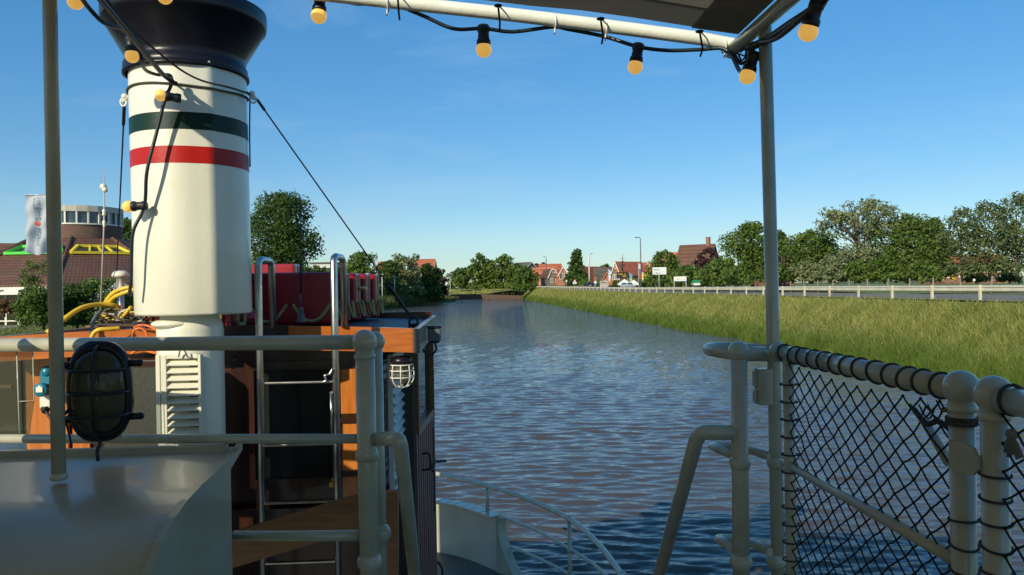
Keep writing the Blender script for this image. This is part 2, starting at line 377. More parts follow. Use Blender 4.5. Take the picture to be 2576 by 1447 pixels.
# ------------------------------------------------------------------ wheelhouse
RTZ = E - .229       # roof edge top
AFT, FWD_, STB, PRT = 4.62, 6.93, -.298, -2.66
wh = thing('wheelhouse', (-1.48, 5.8, MAIN), 'varnished wooden wheelhouse with glazed door and flat dark roof', 'wheelhouse')
def camb(x): return RTZ + .035 * (1 - ((x + 1.48) / 1.18) ** 2)
mb = MB(); xs = np.linspace(PRT + .02, STB - .02, 9)
vs = []; 
for y in (AFT + .03, FWD_ - .02):
    for x in xs: vs.append((x, y, camb(x) - .035))
    for x in xs: vs.append((x, y, camb(x) - .07))
N = len(xs)
fs = [(i, i + 1, 2 * N + i + 1, 2 * N + i) for i in range(N - 1)] + [(N + i, 3 * N + i, 3 * N + i + 1, N + i + 1) for i in range(N - 1)]
mb.add(vs, fs, True); roof = mb.build('roof', ROOFD, wh)
# fascia boards
def fascia(x0, x1, name, m_, y=AFT, th=.035, h=.14):
    mb = MB(); k = 7
    for i in range(k):
        a, b = x0 + (x1 - x0) * i / k, x0 + (x1 - x0) * (i + 1) / k
        mb.add([(a, y, camb(a) - h), (b, y, camb(b) - h), (b, y, camb(b)), (a, y, camb(a)), (a, y + th, camb(a) - h), (b, y + th, camb(b) - h), (b, y + th, camb(b)), (a, y + th, camb(a))],
               [(0, 1, 2, 3), (4, 7, 6, 5), (3, 2, 6, 7), (0, 4, 5, 1)] + ([(0, 3, 7, 4)] if i == 0 else []) + ([(1, 5, 6, 2)] if i == k - 1 else []))
    return mb.build(name, m_, wh)
fascia(-1.045, STB - .036, 'fascia_board', VARN); fascia(PRT, -1.50, 'fascia_board', VARN)
fascia(-1.50, -1.045, 'recessed_beam', DARKW, AFT + .10, .04, .16)
mb = MB(); mb.box((STB - .018, (AFT + FWD_) / 2, RTZ - .07), (.036, FWD_ - AFT, .14)); mb.build('side_fascia', mat('side_fascia_paint', (.13, .13, .125), .4, coat=.3), wh)
mb = MB(); mb.box((PRT - .018, (AFT + FWD_) / 2, RTZ - .07), (.034, FWD_ - AFT, .14)); mb.build('side_fascia', VARN, wh)
mb = MB(); mb.box(((STB + PRT) / 2, FWD_ - .02, RTZ - .02), (STB - PRT - .08, .04, .11)); mb.build('front_coaming', DARKW, wh)
# walls
WA = 4.82; ZT = RTZ - .071
mb = MB()
def wall_quad(mb, a, b, z0, z1, th=.05):
    a = Vector((a[0], a[1], 0)); b = Vector((b[0], b[1], 0)); d = (b - a).normalized(); nrm = Vector((-d.y, d.x, 0)) * th
    mb.slab([a + Vector((0, 0, z0)), b + Vector((0, 0, z0)), b + Vector((0, 0, z1)), a + Vector((0, 0, z1))], nrm)
DL, DR = -1.335, -.80      # door opening
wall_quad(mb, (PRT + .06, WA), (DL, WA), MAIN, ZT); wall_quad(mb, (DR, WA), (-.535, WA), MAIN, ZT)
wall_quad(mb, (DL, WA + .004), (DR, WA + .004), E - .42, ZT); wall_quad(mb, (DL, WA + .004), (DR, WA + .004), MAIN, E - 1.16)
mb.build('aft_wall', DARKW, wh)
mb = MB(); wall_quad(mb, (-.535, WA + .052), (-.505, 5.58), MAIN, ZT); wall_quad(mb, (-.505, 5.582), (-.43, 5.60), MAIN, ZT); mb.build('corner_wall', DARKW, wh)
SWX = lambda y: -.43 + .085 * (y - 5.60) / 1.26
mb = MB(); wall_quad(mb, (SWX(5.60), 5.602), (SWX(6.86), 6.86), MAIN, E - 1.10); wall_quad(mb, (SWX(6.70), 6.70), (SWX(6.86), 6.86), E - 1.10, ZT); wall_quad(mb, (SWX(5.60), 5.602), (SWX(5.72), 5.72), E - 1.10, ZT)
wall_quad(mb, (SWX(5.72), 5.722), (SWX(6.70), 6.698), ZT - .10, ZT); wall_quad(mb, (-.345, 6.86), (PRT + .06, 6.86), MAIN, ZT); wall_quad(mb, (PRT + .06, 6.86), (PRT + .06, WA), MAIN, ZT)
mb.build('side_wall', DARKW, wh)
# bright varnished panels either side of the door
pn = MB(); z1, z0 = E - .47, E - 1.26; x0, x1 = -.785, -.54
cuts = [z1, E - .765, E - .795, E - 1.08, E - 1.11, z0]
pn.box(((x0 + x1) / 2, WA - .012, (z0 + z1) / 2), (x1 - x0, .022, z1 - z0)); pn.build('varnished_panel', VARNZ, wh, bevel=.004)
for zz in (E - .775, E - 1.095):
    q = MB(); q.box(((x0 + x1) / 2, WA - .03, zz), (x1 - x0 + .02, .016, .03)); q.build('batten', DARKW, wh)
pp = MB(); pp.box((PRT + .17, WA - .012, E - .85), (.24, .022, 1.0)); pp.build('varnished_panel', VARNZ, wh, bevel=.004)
pp = MB(); pp.box((PRT + .36, WA - .010, E - .90), (.10, .018, 1.0)); pp.build('varnished_panel', VARNZ, wh, bevel=.004)
# glazed door
dr = MB(); 
for x in (DL + .02, DR - .02): dr.box((x, WA - .004, E - .79), (.045, .05, .74))
for z in (E - .44, E - 1.14): dr.box(((DL + DR) / 2, WA - .006, z), (DR - DL - .03, .046, .05))
door = dr.build('door', DARKW, wh)
gl = MB(); gl.box(((DL + DR) / 2, WA + .015, E - .79), (DR - DL - .07, .006, .68)); gl.build('door_glass', GLASSD, door)
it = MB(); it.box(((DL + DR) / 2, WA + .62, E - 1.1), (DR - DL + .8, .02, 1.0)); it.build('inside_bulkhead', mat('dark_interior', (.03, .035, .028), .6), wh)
kn = MB(); kn.box((DR - .03, WA - .045, E - 1.15), (.05, .03, .03)); kn.lathe([(.001, 0), (.014, 0), (.014, .03), (.001, .03)], (DR - .03, WA - .05, E - 1.14), 10); kn.build('door_latch', mat('brass', (.6, .33, .08), .3, .8), wh)
bt = MB(); bt.lathe([(.001, 0), (.017, 0), (.020, .006), (.012, .014), (.001, .014)], (0, 0, 0), 16, ax=Matrix.Rotation(R(90), 3, 'X')); bt.v = [tuple(Vector(p) + PY(590, 905, WA - .002)) for p in bt.v]; bt.build('deck_plug', GREYPL, wh)
# white louvred shutter on the canted corner
sh = MB(); a = Vector((-.515, 4.92, 0)); b = Vector((-.497, 5.50, 0)); d = (b - a).normalized(); nr = Vector((d.y, -d.x, 0))
for k in range(13):
    z = E - .47 - k * .058; M3 = Matrix((d, nr, Vector((0, 0, 1)))).transposed() @ Matrix.Rotation(R(-42), 3, 'X')
    sh.box((a + b) / 2 + Vector((0, 0, z)) + nr * .026, ((b - a).length * .90, .044, .009), M3)
SHW = mat('shutter_paint', (.60, .60, .54), .45, var=.1, dirt=.3); shut = sh.build('louvred_shutter', SHW, wh)
fm = MB()
for p in (a, b): fm.bar(p + nr * .014 + Vector((0, 0, E - .42)), p + nr * .014 + Vector((0, 0, E - 1.34)), .03, .03)
for z in (E - .42, E - 1.24): fm.bar(a + nr * .014 + Vector((0, 0, z)), b + nr * .014 + Vector((0, 0, z)), .03, .04)
fm.build('shutter_frame', SHW, shut)
# starboard half door of planks and its window
sd = MB()
for k in range(10):
    y = 5.68 + k * .118; sd.box((SWX(y) + .016 + .0005 * (k % 2), y, (MAIN + E - 1.03) / 2), (.03, .108, E - 1.03 - MAIN))
sdo = sd.build('planked_door', DOORW, wh, bevel=.005)
sw = MB()
for y in (5.74, 6.70): sw.box((SWX(y) + .008, y, E - .70), (.06, .06, .72))
for z in (E - .37, E - 1.03): sw.bar((SWX(5.77) + .008, 5.77, z), (SWX(6.67) + .008, 6.67, z), .056, .06)
wdf = sw.build('window', MIDW, wh)
g = MB(); g.bar((SWX(5.77), 5.77, E - .70), (SWX(6.67), 6.67, E - .70), .006, .62); g.build('pane', GLASSW, wdf)
hg = MB(); hx = SWX(6.6) + .036; hg.bar((hx, 6.62, E - 1.15), (hx, 6.62, E - 1.85), .02, .012); hg.bar((hx + .004, 6.35, E - 1.45), (hx + .004, 6.78, E - 1.45), .02, .015); hg.bar((hx, 6.70, E - 1.45), (hx + .10, 6.72, E - 1.45), .015, .02); hg.build('hinge', BLACKP, sdo)
hx = SWX(5.9) + .03; hd = MB(); hd.tube(smooth_path([(hx, 5.92, E - 1.22), (hx + .05, 5.92, E - 1.22), (hx + .06, 5.92, E - 1.26), (hx + .06, 5.92, E - 1.33), (hx, 5.92, E - 1.34)]), .008, 8); hd.build('handle', BLACKP, sdo)

# caged deck lamp under the roof corner
cl = thing('caged_lamp', PY(1010, 910, 4.72), 'small wire-caged deck lamp hung under the wheelhouse roof corner', 'deck lamp')
c0 = PY(1010, 912, 4.72); k_ = px(1, 4.72)
mb = MB(); mb.lathe([(.001, .035), (24 * k_, .035), (27 * k_, 0), (22 * k_, -.012), (.001, -.012)], c0, 20); mb.build('fitting', BLACKP, cl)
mb = MB(); mb.lathe([(20 * k_, -.012), (21 * k_, -.06), (18 * k_, -.10), (8 * k_, -.125), (.001, -.13)], c0, 18); mb.build('glass', CLEARG, cl)
mb = MB()
for rr, z in ((28, -.012), (30, -.045), (30, -.085)): mb.tube([c0 + Vector((rr * k_ * math.cos(t), rr * k_ * math.sin(t), z)) for t in np.linspace(0, 2 * math.pi, 25)[:-1]], .0038, 6, closed=True)
for t in np.linspace(0, math.pi, 5)[:-1]:
    mb.tube(smooth_path([c0 + Vector((s_ * math.cos(t) * k_, s_ * math.sin(t) * k_, z)) for s_, z in ((-28, -.012), (-30.5, -.06), (-29, -.10), (-18, -.135), (0, -.15), (18, -.135), (29, -.10), (30.5, -.06), (28, -.012))], 3), .0036, 6)
mb.build('cage', mat('cage_paint', (.72, .71, .62), .35), cl)

# grey junction box with cable on the roof edge
nb = thing('navigation_box', PX(1093, 860, STB + .05), 'grey electrical box with black lid bolted to the roof edge', 'electrical box')
c = PX(1093, 842, STB + .055); d5 = c.y
mb = MB(); mb.box(c, (.085, .11, .085)); mb.build('body', GREYPL, nb, bevel=.008)
mb = MB(); mb.box(c + Vector((0, 0, .052)), (.095, .12, .02)); mb.build('lid', BLACKP, nb, bevel=.006)
mb = MB(); mb.lathe([(.001, -.055), (.03, -.055), (.034, -.043), (.001, -.043)], c, 14); mb.tube(smooth_path([c + Vector((.0, 0, -.05)), c + Vector((.01, 0, -.10)), c + Vector((-.03, -.02, -.135)), c + Vector((-.075, -.03, -.10)), c + Vector((-.09, -.02, -.05))]), .007, 8); mb.build('cable', BLACKP, nb)

# ------------------------------------------------------------------ red life floats on the roof
RF = E - .235
def life_float(x1, y, wdt, h, th, label, tone, yaw=0):
    t = thing('life_float', (x1 - wdt / 2, y, RF + .012), label, 'life float', 'red life floats on the wheelhouse roof')
    c = Vector((x1 - wdt / 2, y, RF + .012 + h / 2)); mb = MB()
    mb.box(c, (wdt, th, h)); mb.build('body', RAFT, t, bevel=.022)
    for sx in (-1, 1):
        q = MB(); q.box(c + Vector((sx * (wdt / 2 + .0005), th * .12, 0)), (.004, th * .5, h * .93)); q.build('end_strip', TAPE, t)
    rp = MB()
    for k in range(3):
        xa = x1 - wdt * (k / 3) - .02; xb = x1 - wdt * ((k + 1) / 3) + .02
        pts = [(xa, y - th / 2 - .012, RF + h * .42), (xa * .75 + xb * .25, y - th / 2 - .02, RF + .06), ((xa + xb) / 2, y - th / 2 - .02, RF + .035), (xa * .25 + xb * .75, y - th / 2 - .02, RF + .06), (xb, y - th / 2 - .012, RF + h * .42)]
        rp.tube(smooth_path(pts), .011, 8)
    pts = [(x1 + .012, y - th * .45, RF + h * .42), (x1 + .03, y - th * .3, RF + .07), (x1 + .03, y, RF + .045), (x1 + .03, y + th * .3, RF + .07), (x1 + .012, y + th * .45, RF + h * .45)]
    rp.tube(smooth_path(pts), .012, 8); rp.build('grab_rope', YROPE, t)
    return t
lab = ['red life float nearest the ladder, its broad face and drooping yellow rope showing', 'second red life float behind the one nearest the ladder',
       'third red life float, in the middle of the stbd stack', 'fourth red life float, one in front of the last', 'last red life float of the stack, nearest the bow end of the roof']
lab[2] = 'third red life float, the middle one of the five stacked slabs'
for k in range(5):
    life_float(-.915 + .04 * k, 5.48 + k * .265, .86, .35, .215, lab[k], 0)
life_float(-1.43, 4.93, .50, .80, .26, 'red life float behind the funnel, made tall to shade the stack', 0)  # height stretched so this float shades the faces of the stack
life_float(-1.50, 7.05, .40, .46, .3, 'tall bright red life float showing between the ladder hooks', 0)
pw = thing('red_raft_bag', PY(610, 797, 5.1), 'small bright red bag lying on the roof just below the funnel', 'bag')
mb = MB(); p = PY(612, 800, 5.1); mb.sphere(p, .075, 16, 10, (1.3, 1, .62)); mb.build('bag_body', RAFT, pw)
ht = thing('wooden_bollard_knob', PY(915, 733, 6.0), 'pale yellow wooden toggle on the side of the red floats', 'toggle')
c = PY(913, 726, 5.9); mb = MB(); mb.tube([c + Vector((-.035, .02, 0)), c + Vector((.03, -.02, .003))], .013, 10); mb.build('toggle_grip', mat('pale_wood', (.72, .50, .16), .5), ht)
mb = MB(); mb.tube([c, c + Vector((0, .02, -.07)), c + Vector((.02, .02, -.12))], .007, 6); mb.build('toggle_cord', ROPE, ht)

# ------------------------------------------------------------------ funnel
FC = Vector((-1.459, 4.29, 0)); FR = .291
fn = thing('funnel', (FC.x, FC.y, E - .11), 'white ship funnel with black flared top and green and red bands', 'funnel')
def fprof(theta):
    """radius of the funnel plan at angle theta (from astern towards starboard): round with one plate corner"""
    a, b = R(20), R(54)
    if a < theta < b: return min(FR / math.cos(theta - a), FR / math.cos(b - theta))
    return FR
def fring(z, k=1.0, add=0.0, n=96):
    out = []
    for i in range(n):
        t = -math.pi + 2 * math.pi * i / n; r = fprof(t) * k + add
        out.append((FC.x + r * math.sin(t) - .0085 * (z - E), FC.y - r * math.cos(t), z))
    return out
def rings(mb, zs, n=96, capb=False, capt=False):
    vs = []
    for z, k, a in zs: vs += fring(z, k, a, n)
    fs = [(i * n + j, i * n + (j + 1) % n, (i + 1) * n + (j + 1) % n, (i + 1) * n + j) for i in range(len(zs) - 1) for j in range(n)]
    sm = [True] * len(fs)
    if capb: fs.append(tuple(range(n))); sm.append(False)
    if capt: fs.append(tuple(range((len(zs) - 1) * n, len(zs) * n))); sm.append(False)
    mb.add(vs, fs, sm); return mb
rings(MB(), [(E - .112, 1, -.014), (E - .108, 1, -.003), (E - .10, 1, 0), (E + .3, 1, 0), (E + .7, 1, 0), (E + 1.16, 1, 0)], capb=True).build('barrel', WHITE, fn)
rings(MB(), [(E + .812, 1, .0015), (E + .897, 1, .0015)]).build('green_band', GREENP, fn)
rings(MB(), [(E + .645, 1, .0015), (E + .729, 1, .0015)]).build('red_band', REDP, fn)
FRc = FR
mb = MB(); mb.lathe([(.298, 1.135), (.308, 1.14), (.308, 1.185), (.300, 1.19), (.298, 1.215), (.303, 1.235), (.398, 1.40), (.405, 1.403), (.410, 1.42), (.410, 1.485), (.402, 1.49), (.385, 1.488), (.30, 1.30), (.001, 1.28)], (-1.478, FC.y, E), 64)
mb.build('flared_cap', BLACKP, fn)
mb = MB(); mb.lathe([(.298, 1.132), (.313, 1.135), (.313, 1.15), (.298, 1.153)], (-1.476, FC.y, E), 64); mb.build('collar_ring', BLACKP, fn)
mb = MB(); pts = [Vector(p) + Vector((0, 0, -.012 * math.sin(i / 96 * 2 * math.pi * 2))) for i, p in enumerate(fring(E + 1.035, 1, .006))]; mb.tube(pts, .0055, 6, closed=True); mb.build('lashing_rope', mat('green_rope', (.06, .065, .04), .8, scale=60), fn)
for u, v, sgn in ((313, 243, -1), (634, 236, 1)):
    p = PY(u, v, 4.28); mb = MB(); mb.sphere(p, .016, 10, 6); mb.tube([p + Vector((-.03 * sgn, 0, .01)), p + Vector((.012 * sgn, 0, -.03))], .008, 8)
    mb.tube([p + Vector((.006 * sgn + .015 * math.cos(t), .0, -.03 + .02 * math.sin(t))) for t in np.linspace(0, 6.28, 13)[:-1]], .005, 6, closed=True); mb.build('lifting_eye', WHITE, fn)

# funnel base ventilator trunk
vt = thing('ventilator', (-1.47, 4.25, UPD), 'white round ventilator trunk with a louvred front under the funnel', 'ventilator')
TC = Vector((-1.458, 4.22, 0))
mb = MB(); mb.lathe([(.164, MAIN - E), (.164, -.19), (.158, -.155), (.145, -.135), (.145, -.10)], (TC.x, TC.y, E), 48); mb.build('trunk', WHITE, vt)
hoodm = MB(); hoodm.sphere((TC.x - .05, TC.y - .08, E - .155), .11, 24, 12, (1.05, .9, .28)); hoodm.build('dome', WHITE, vt)
LX0, LX1 = PY(409, 1000, 4.03).x, PY(508, 1000, 4.03).x
LZ1, LZ0 = E - .305, PY(455, 1098, 4.03).z - .02
lf = MB(); yl = 4.035; wd = LX1 - LX0; cx = (LX0 + LX1) / 2
lf.box((LX0 + .012, yl, (LZ0 + LZ1) / 2), (.026, .04, LZ1 - LZ0)); lf.box((LX1 - .006, yl, (LZ0 + LZ1) / 2), (.014, .04, LZ1 - LZ0))
lf.box((cx, yl, LZ1 - .008), (wd - .03, .036, .022)); lf.box((LX0 - .02 + .0, yl + .02, (LZ0 + LZ1) / 2), (.02, .06, LZ1 - LZ0)); 
louv = lf.build('louvre_frame', WHITE, vt, bevel=.002)
ls = MB()
for k in range(12):
    z = LZ1 - .040 - k * .0375
    if z < LZ0: break
    ls.box((cx + .006, yl - .004, z), (wd - .042, .041, .005), Matrix.Rotation(R(38), 3, 'X'))
ls.build('slats', WHITE, louv)
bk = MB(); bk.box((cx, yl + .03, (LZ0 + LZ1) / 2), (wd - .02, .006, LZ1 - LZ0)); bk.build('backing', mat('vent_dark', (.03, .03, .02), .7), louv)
hs = MB(); h0 = PY(460, 888, 4.0); hs.tube(smooth_path([h0 + Vector((-.02, 0, -.02)), h0 + Vector((-.008, -.01, .015)), h0 + Vector((.012, -.01, .012)), h0 + Vector((.024, -.006, -.018)), h0 + Vector((.04, -.006, -.025))]), .004, 6); hs.build('catch', STEEL, vt)

# stay wires
def stay(name, pts, r, label, parts=()):
    t = thing(name, pts[0], label, 'stay wire'); mb = MB(); mb.tube(pts, r, 8); mb.build('wire', WIRE, t)
    for a, b, rr in parts:
        q = MB(); a, b = Vector(a), Vector(b); d = (b - a); n = 8
        q.tube([a + d * (i / n) for i in range(n + 1)], [rr * (.5 if i in (0, n) else 1) for i in range(n + 1)], 10); q.build('turnbuckle', WIRE, t)
    return t
A = PY(640, 241, 4.28); B = PZ(1040, 806, RTZ + .02)
stay('stay_wire', [A, B], .0042, 'dark steel stay running from the funnel down to the roof corner',
     [(A + (B - A) * .01, A + (B - A) * .055, .008), (A + (B - A) * .80, A + (B - A) * .965, .010)])
ep = thing('eye_plate', B + Vector((0, 0, -.04)), 'dark shackle and eye plate holding the stay on the roof corner', 'shackle')
mb = MB(); mb.box(B + Vector((.01, 0, -.045)), (.09, .07, .012)); mb.tube([B + Vector((.028 * math.cos(t), .0, -.012 + .034 * math.sin(t))) for t in np.linspace(0, 6.28, 17)[:-1]], .008, 8, closed=True); mb.tube([B + Vector((-.03, .02, -.03)), B + Vector((.03, -.02, -.03))], .010, 8); mb.build('shackle_body', BLACKP, ep)
A2 = PY(313, 262, 4.28); B2 = PZ(288, 800, RTZ)
stay('stay_wire', [A2, B2], .0045, 'dark steel stay hanging beside the port side of the funnel', [(A2, A2 + (B2 - A2) * .06, .009)])

hc = thing('shade_cabinet', (-1.80, 4.5, MAIN), 'dark tall cabinet added to shade the wall, with a mesh front between the bulkhead lamp and the ventilator', 'cabinet')  # body added to cast shade on the wall left of the door
mb = MB(); mb.box((-1.805, 4.52, (MAIN + E - .36) / 2), (.43, .20, E - .36 - MAIN)); mb.build('shade_cabinet_body', DARKW, hc, bevel=.006)
q = MB(); q.box((-1.83, 4.416, E - .86), (.33, .008, .92)); q.build('mesh_front', mat('dark_mesh', (.030, .033, .024), .5, var=.4, scale=120), hc)
# ------------------------------------------------------------------ steel ladder with hooked tops
ld = thing('ladder', (-.95, 4.35, MAIN), 'stainless steel ladder hooked over the wheelhouse roof edge', 'ladder')
LXa, LXb = PY(650, 700, 4.36).x, PY(840, 700, 4.36).x
for x, zb in ((LXa, E - 1.9), (LXb, E - 1.9)):
    yb = 4.36; zt = PY(840, 645, 4.36).z - (.012 if x < -1 else 0)
    pts = [(x + .0, yb - .02, zb), (x, yb, E - .3), (x, yb, zt - .03), (x + .002, yb + .012, zt - .008), (x + .005, yb + .04, zt), (x + .008, yb + .20, zt), (x + .01, yb + .228, zt - .008), (x + .012, yb + .24, zt - .03), (x + .012, yb + .25, E - .21)]
    mb = MB(); mb.tube(pts, .0195, 14); mb.build('stringer', STEEL, ld)
for v in (962, 1118, 1262, 1413):
    zz = PY(745, v, 4.36).z; mb = MB(); mb.box(((LXa + LXb) / 2, 4.352, zz), (LXb - LXa - .02, .032, .012)); mb.build('rung', STEEL, ld, bevel=.004)
mb = MB(); hk = PY(820, 945, 4.33); mb.tube(smooth_path([hk + Vector((.035, 0, .035)), hk + Vector((.02, -.004, .008)), hk + Vector((-.005, -.008, .0)), hk + Vector((.0, -.008, -.025)), hk + Vector((-.014, -.008, -.035))]), .007, 8); mb.build('hook', STEEL, ld)
mb = MB(); a = PY(832, 985, 4.335); b = PY(836, 1100, 4.335); mb.tube([a, b], .008, 8); mb.build('sliding_bar', STEEL, ld)

# brown sloping plank (stair side) in front of the wheelhouse
pk = thing('stair_plank', PY(800, 1447, 4.05), 'brown wooden side board of the stairway sloping up to a square post', 'plank')
mb = MB(); mb.slab([PY(560, 1348, 4.05), PY(905, 1243, 4.05), PY(905, 1332, 4.05), PY(560, 1437, 4.05)], (0, .035, 0)); mb.build('sloping_board', MIDW, pk)
mb = MB(); mb.slab([PY(905, 1241, 4.04), PY(1001, 1238, 4.04), PY(1001, 1560, 4.04), PY(905, 1560, 4.04)], (0, .05, 0)); mb.build('end_board', MIDW, pk)
bs = thing('lower_bulkhead', PY(700, 1447, 4.6), 'dark wooden bulkhead below the glazed door', 'bulkhead')
mb = MB(); mb.box((-1.3, 4.74, E - 1.75), (1.5, .03, .95)); mb.build('bulkhead_board', DARKW, bs)

# ------------------------------------------------------------------ white engine casing with curved side plate
ca = thing('engine_casing', (-2.0, 2.9, UPD), 'big glossy white steel casing top with curved starboard side plate', 'deck casing')
XS = -.95
prof = [(3.335, -.637), (3.30, -.645), (3.05, -.672), (2.85, -.682), (2.70, -.698), (2.58, -.724), (2.47, -.768), (2.38, -.83), (2.31, -.92), (2.26, -1.04), (2.23, -1.20), (2.22, -1.45)]
mb = MB()
X0 = -3.0
vs = [(x, y, E + z) for x in (XS - .02, XS - .5, XS - 1.2, X0) for y, z in prof]; K = len(prof)
fs = [(j * K + i, j * K + i + 1, (j + 1) * K + i + 1, (j + 1) * K + i) for j in range(3) for i in range(K - 1)]
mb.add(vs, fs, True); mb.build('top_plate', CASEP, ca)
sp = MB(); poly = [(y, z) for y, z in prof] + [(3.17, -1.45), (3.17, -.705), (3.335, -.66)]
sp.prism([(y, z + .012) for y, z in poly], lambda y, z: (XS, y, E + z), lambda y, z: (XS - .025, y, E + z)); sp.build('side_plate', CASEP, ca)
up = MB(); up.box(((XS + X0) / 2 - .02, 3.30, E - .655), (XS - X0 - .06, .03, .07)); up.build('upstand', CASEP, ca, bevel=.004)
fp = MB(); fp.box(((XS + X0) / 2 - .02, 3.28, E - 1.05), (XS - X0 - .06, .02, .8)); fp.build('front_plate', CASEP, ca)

# ------------------------------------------------------------------ port guard rail
def rail_y(u): return 3.5 + (3.2 - 3.5) * u / 900.0
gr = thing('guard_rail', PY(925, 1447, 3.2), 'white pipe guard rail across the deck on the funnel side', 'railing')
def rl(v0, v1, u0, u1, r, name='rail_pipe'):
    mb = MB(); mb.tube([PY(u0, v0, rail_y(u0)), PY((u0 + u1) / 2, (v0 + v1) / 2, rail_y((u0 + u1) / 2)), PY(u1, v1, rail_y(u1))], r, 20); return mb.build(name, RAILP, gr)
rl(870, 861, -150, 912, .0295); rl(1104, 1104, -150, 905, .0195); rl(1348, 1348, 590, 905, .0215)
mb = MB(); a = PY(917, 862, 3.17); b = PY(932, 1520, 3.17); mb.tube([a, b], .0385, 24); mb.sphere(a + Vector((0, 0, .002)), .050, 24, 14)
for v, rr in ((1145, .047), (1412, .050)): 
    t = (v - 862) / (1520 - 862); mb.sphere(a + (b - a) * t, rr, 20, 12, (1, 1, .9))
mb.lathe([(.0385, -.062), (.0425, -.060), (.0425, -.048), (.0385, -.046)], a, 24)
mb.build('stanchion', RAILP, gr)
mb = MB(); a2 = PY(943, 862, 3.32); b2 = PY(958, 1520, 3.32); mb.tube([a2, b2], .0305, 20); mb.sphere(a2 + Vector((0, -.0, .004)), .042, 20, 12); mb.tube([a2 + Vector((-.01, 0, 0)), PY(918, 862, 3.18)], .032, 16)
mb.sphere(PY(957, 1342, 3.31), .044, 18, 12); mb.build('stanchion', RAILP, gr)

# stair handrails (one on each side of the stair head)
def stair_rail(x, u0, v0, u1, v1, y0, ux, label, r=.028):
    t = thing('stair_handrail', PX(u1, v1, x), label, 'handrail', 'pipe handrails at the head of the stair')
    a = PY(u0, v0, y0); c = PX(u1, v1, x); d = PX(ux, 1447, x); e = c + (d - c) * 1.4
    k = (c - a).normalized(); q = (e - c).normalized()
    mb = MB(); mb.tube([a] + smooth_path([c - k * .045, c - k * .012 + q * .006, c + q * .045], 4) + [e], r, 18); mb.build('handrail_pipe', RAILP, t); return t
stair_rail(-.27, 940, 1104, 1006, 1105, 3.19, 1043, 'white bent handrail pipe beside the wheelhouse at the stair head')
stair_rail(.83, 1850, 1088, 1757, 1087, 2.86, 1658, 'white bent handrail pipe by the open water at the stair head')

# ------------------------------------------------------------------ starboard gate posts and U-shaped rails
SX = 1.12
sg = thing('gate_posts', PX(1940, 1447, SX), 'white pipe gate post with three U-shaped rail ends over the water', 'railing')
a = PY(1858, 886, 2.86); b = PY(1866, 1520, 2.86)
mb = MB(); mb.tube([a, b], .0305, 20); mb.sphere(a, .040, 20, 12)
for v, rr in ((1165, .039), (1412, .041)): mb.sphere(a + (b - a) * ((v - 886) / (1520 - 886)), rr, 18, 12, (1, 1, .92))
mb.build('post', RAILP, sg)
for (ul, vl, va, vb, ur, r) in ((1778, 878, 890, 888, 1905, .0275), (1785, 1120, 1150, 1150, 1880, .0165), (1800, 1352, 1388, 1390, 1885, .0165)):
    s0 = PY(1855, va, 2.87); f0 = PX(ul, vl, s0.x); s1 = PX(1940, vb, SX - .005); s1 = PY(1940, vb, 2.93); f1 = Vector((s1.x, f0.y, s1.z + (f0.z - s0.z)))
    mb = MB(); m2 = (f0 + f1) / 2 + Vector((0, .02, 0)); k = (f1 - f0).normalized()
    mb.tube([s0, f0 - (f0 - s0).normalized() * .04] + smooth_path([f0 - (f0 - s0).normalized() * .03, f0 + k * .02, m2, f1 - k * .02, f1 - (f1 - s1).normalized() * .03], 4)[1:] + [s1], r, 16); mb.build('rail_loop', RAILP, sg)
mb = MB(); mb.tube([PY(1862, 889, 2.86), PY(1945, 892, 2.92)], .0275, 16); mb.build('top_bar', RAILP, sg)

# starboard netted rail
RZS = E - .252
ns = thing('netted_rail', PX(2400, 1447, SX), 'white pipe rail with twin posts and black rope lashing on the starboard side', 'railing')
ya, yb = PX(1962, 889, SX).y, PX(2418, 985, SX).y
mb = MB(); mb.tube([(SX, ya, RZS), (SX, yb, RZS)], .0275, 22); mb.sphere((SX, ya + .01, RZS), .036, 18, 12); mb.build('top_pipe', RAILP, ns)
yc = PX(2500, 1005, SX).y
mb = MB(); mb.tube([(SX, yc, RZS - .003), (SX, .6, RZS - .003)], .0285, 22); mb.build('top_pipe', RAILP, ns)
for y, r in ((yb, .0275), (yc, .0275)):
    mb = MB(); mb.tube([(SX, y, RZS), (SX, y, E - 1.35)], r, 22); mb.sphere((SX, y, RZS + .004), .0405, 24, 14); mb.lathe([(.0275, -.052), (.032, -.05), (.032, -.035), (.0275, -.033)], (SX, y, RZS), 22)
    mb.sphere((SX, y, RZS - .485), .036, 18, 12, (1, 1, .9)); mb.build('post', RAILP, ns)
mb = MB(); mb.tube([(SX, ya - .02, E - .645), (SX, yb, E - .652)], .0175, 16); mb.build('middle_pipe', RAILP, ns)
mb = MB(); mb.tube([(SX, yc, E - .66), (SX, .6, E - .66)], .0175, 16); mb.build('middle_pipe', RAILP, ns)
mb = MB(); ye = ya - .075; mb.tube([(SX, ye, RZS), (SX, ye, E - 1.35)], .020, 16); mb.build('end_post', RAILP, ns)
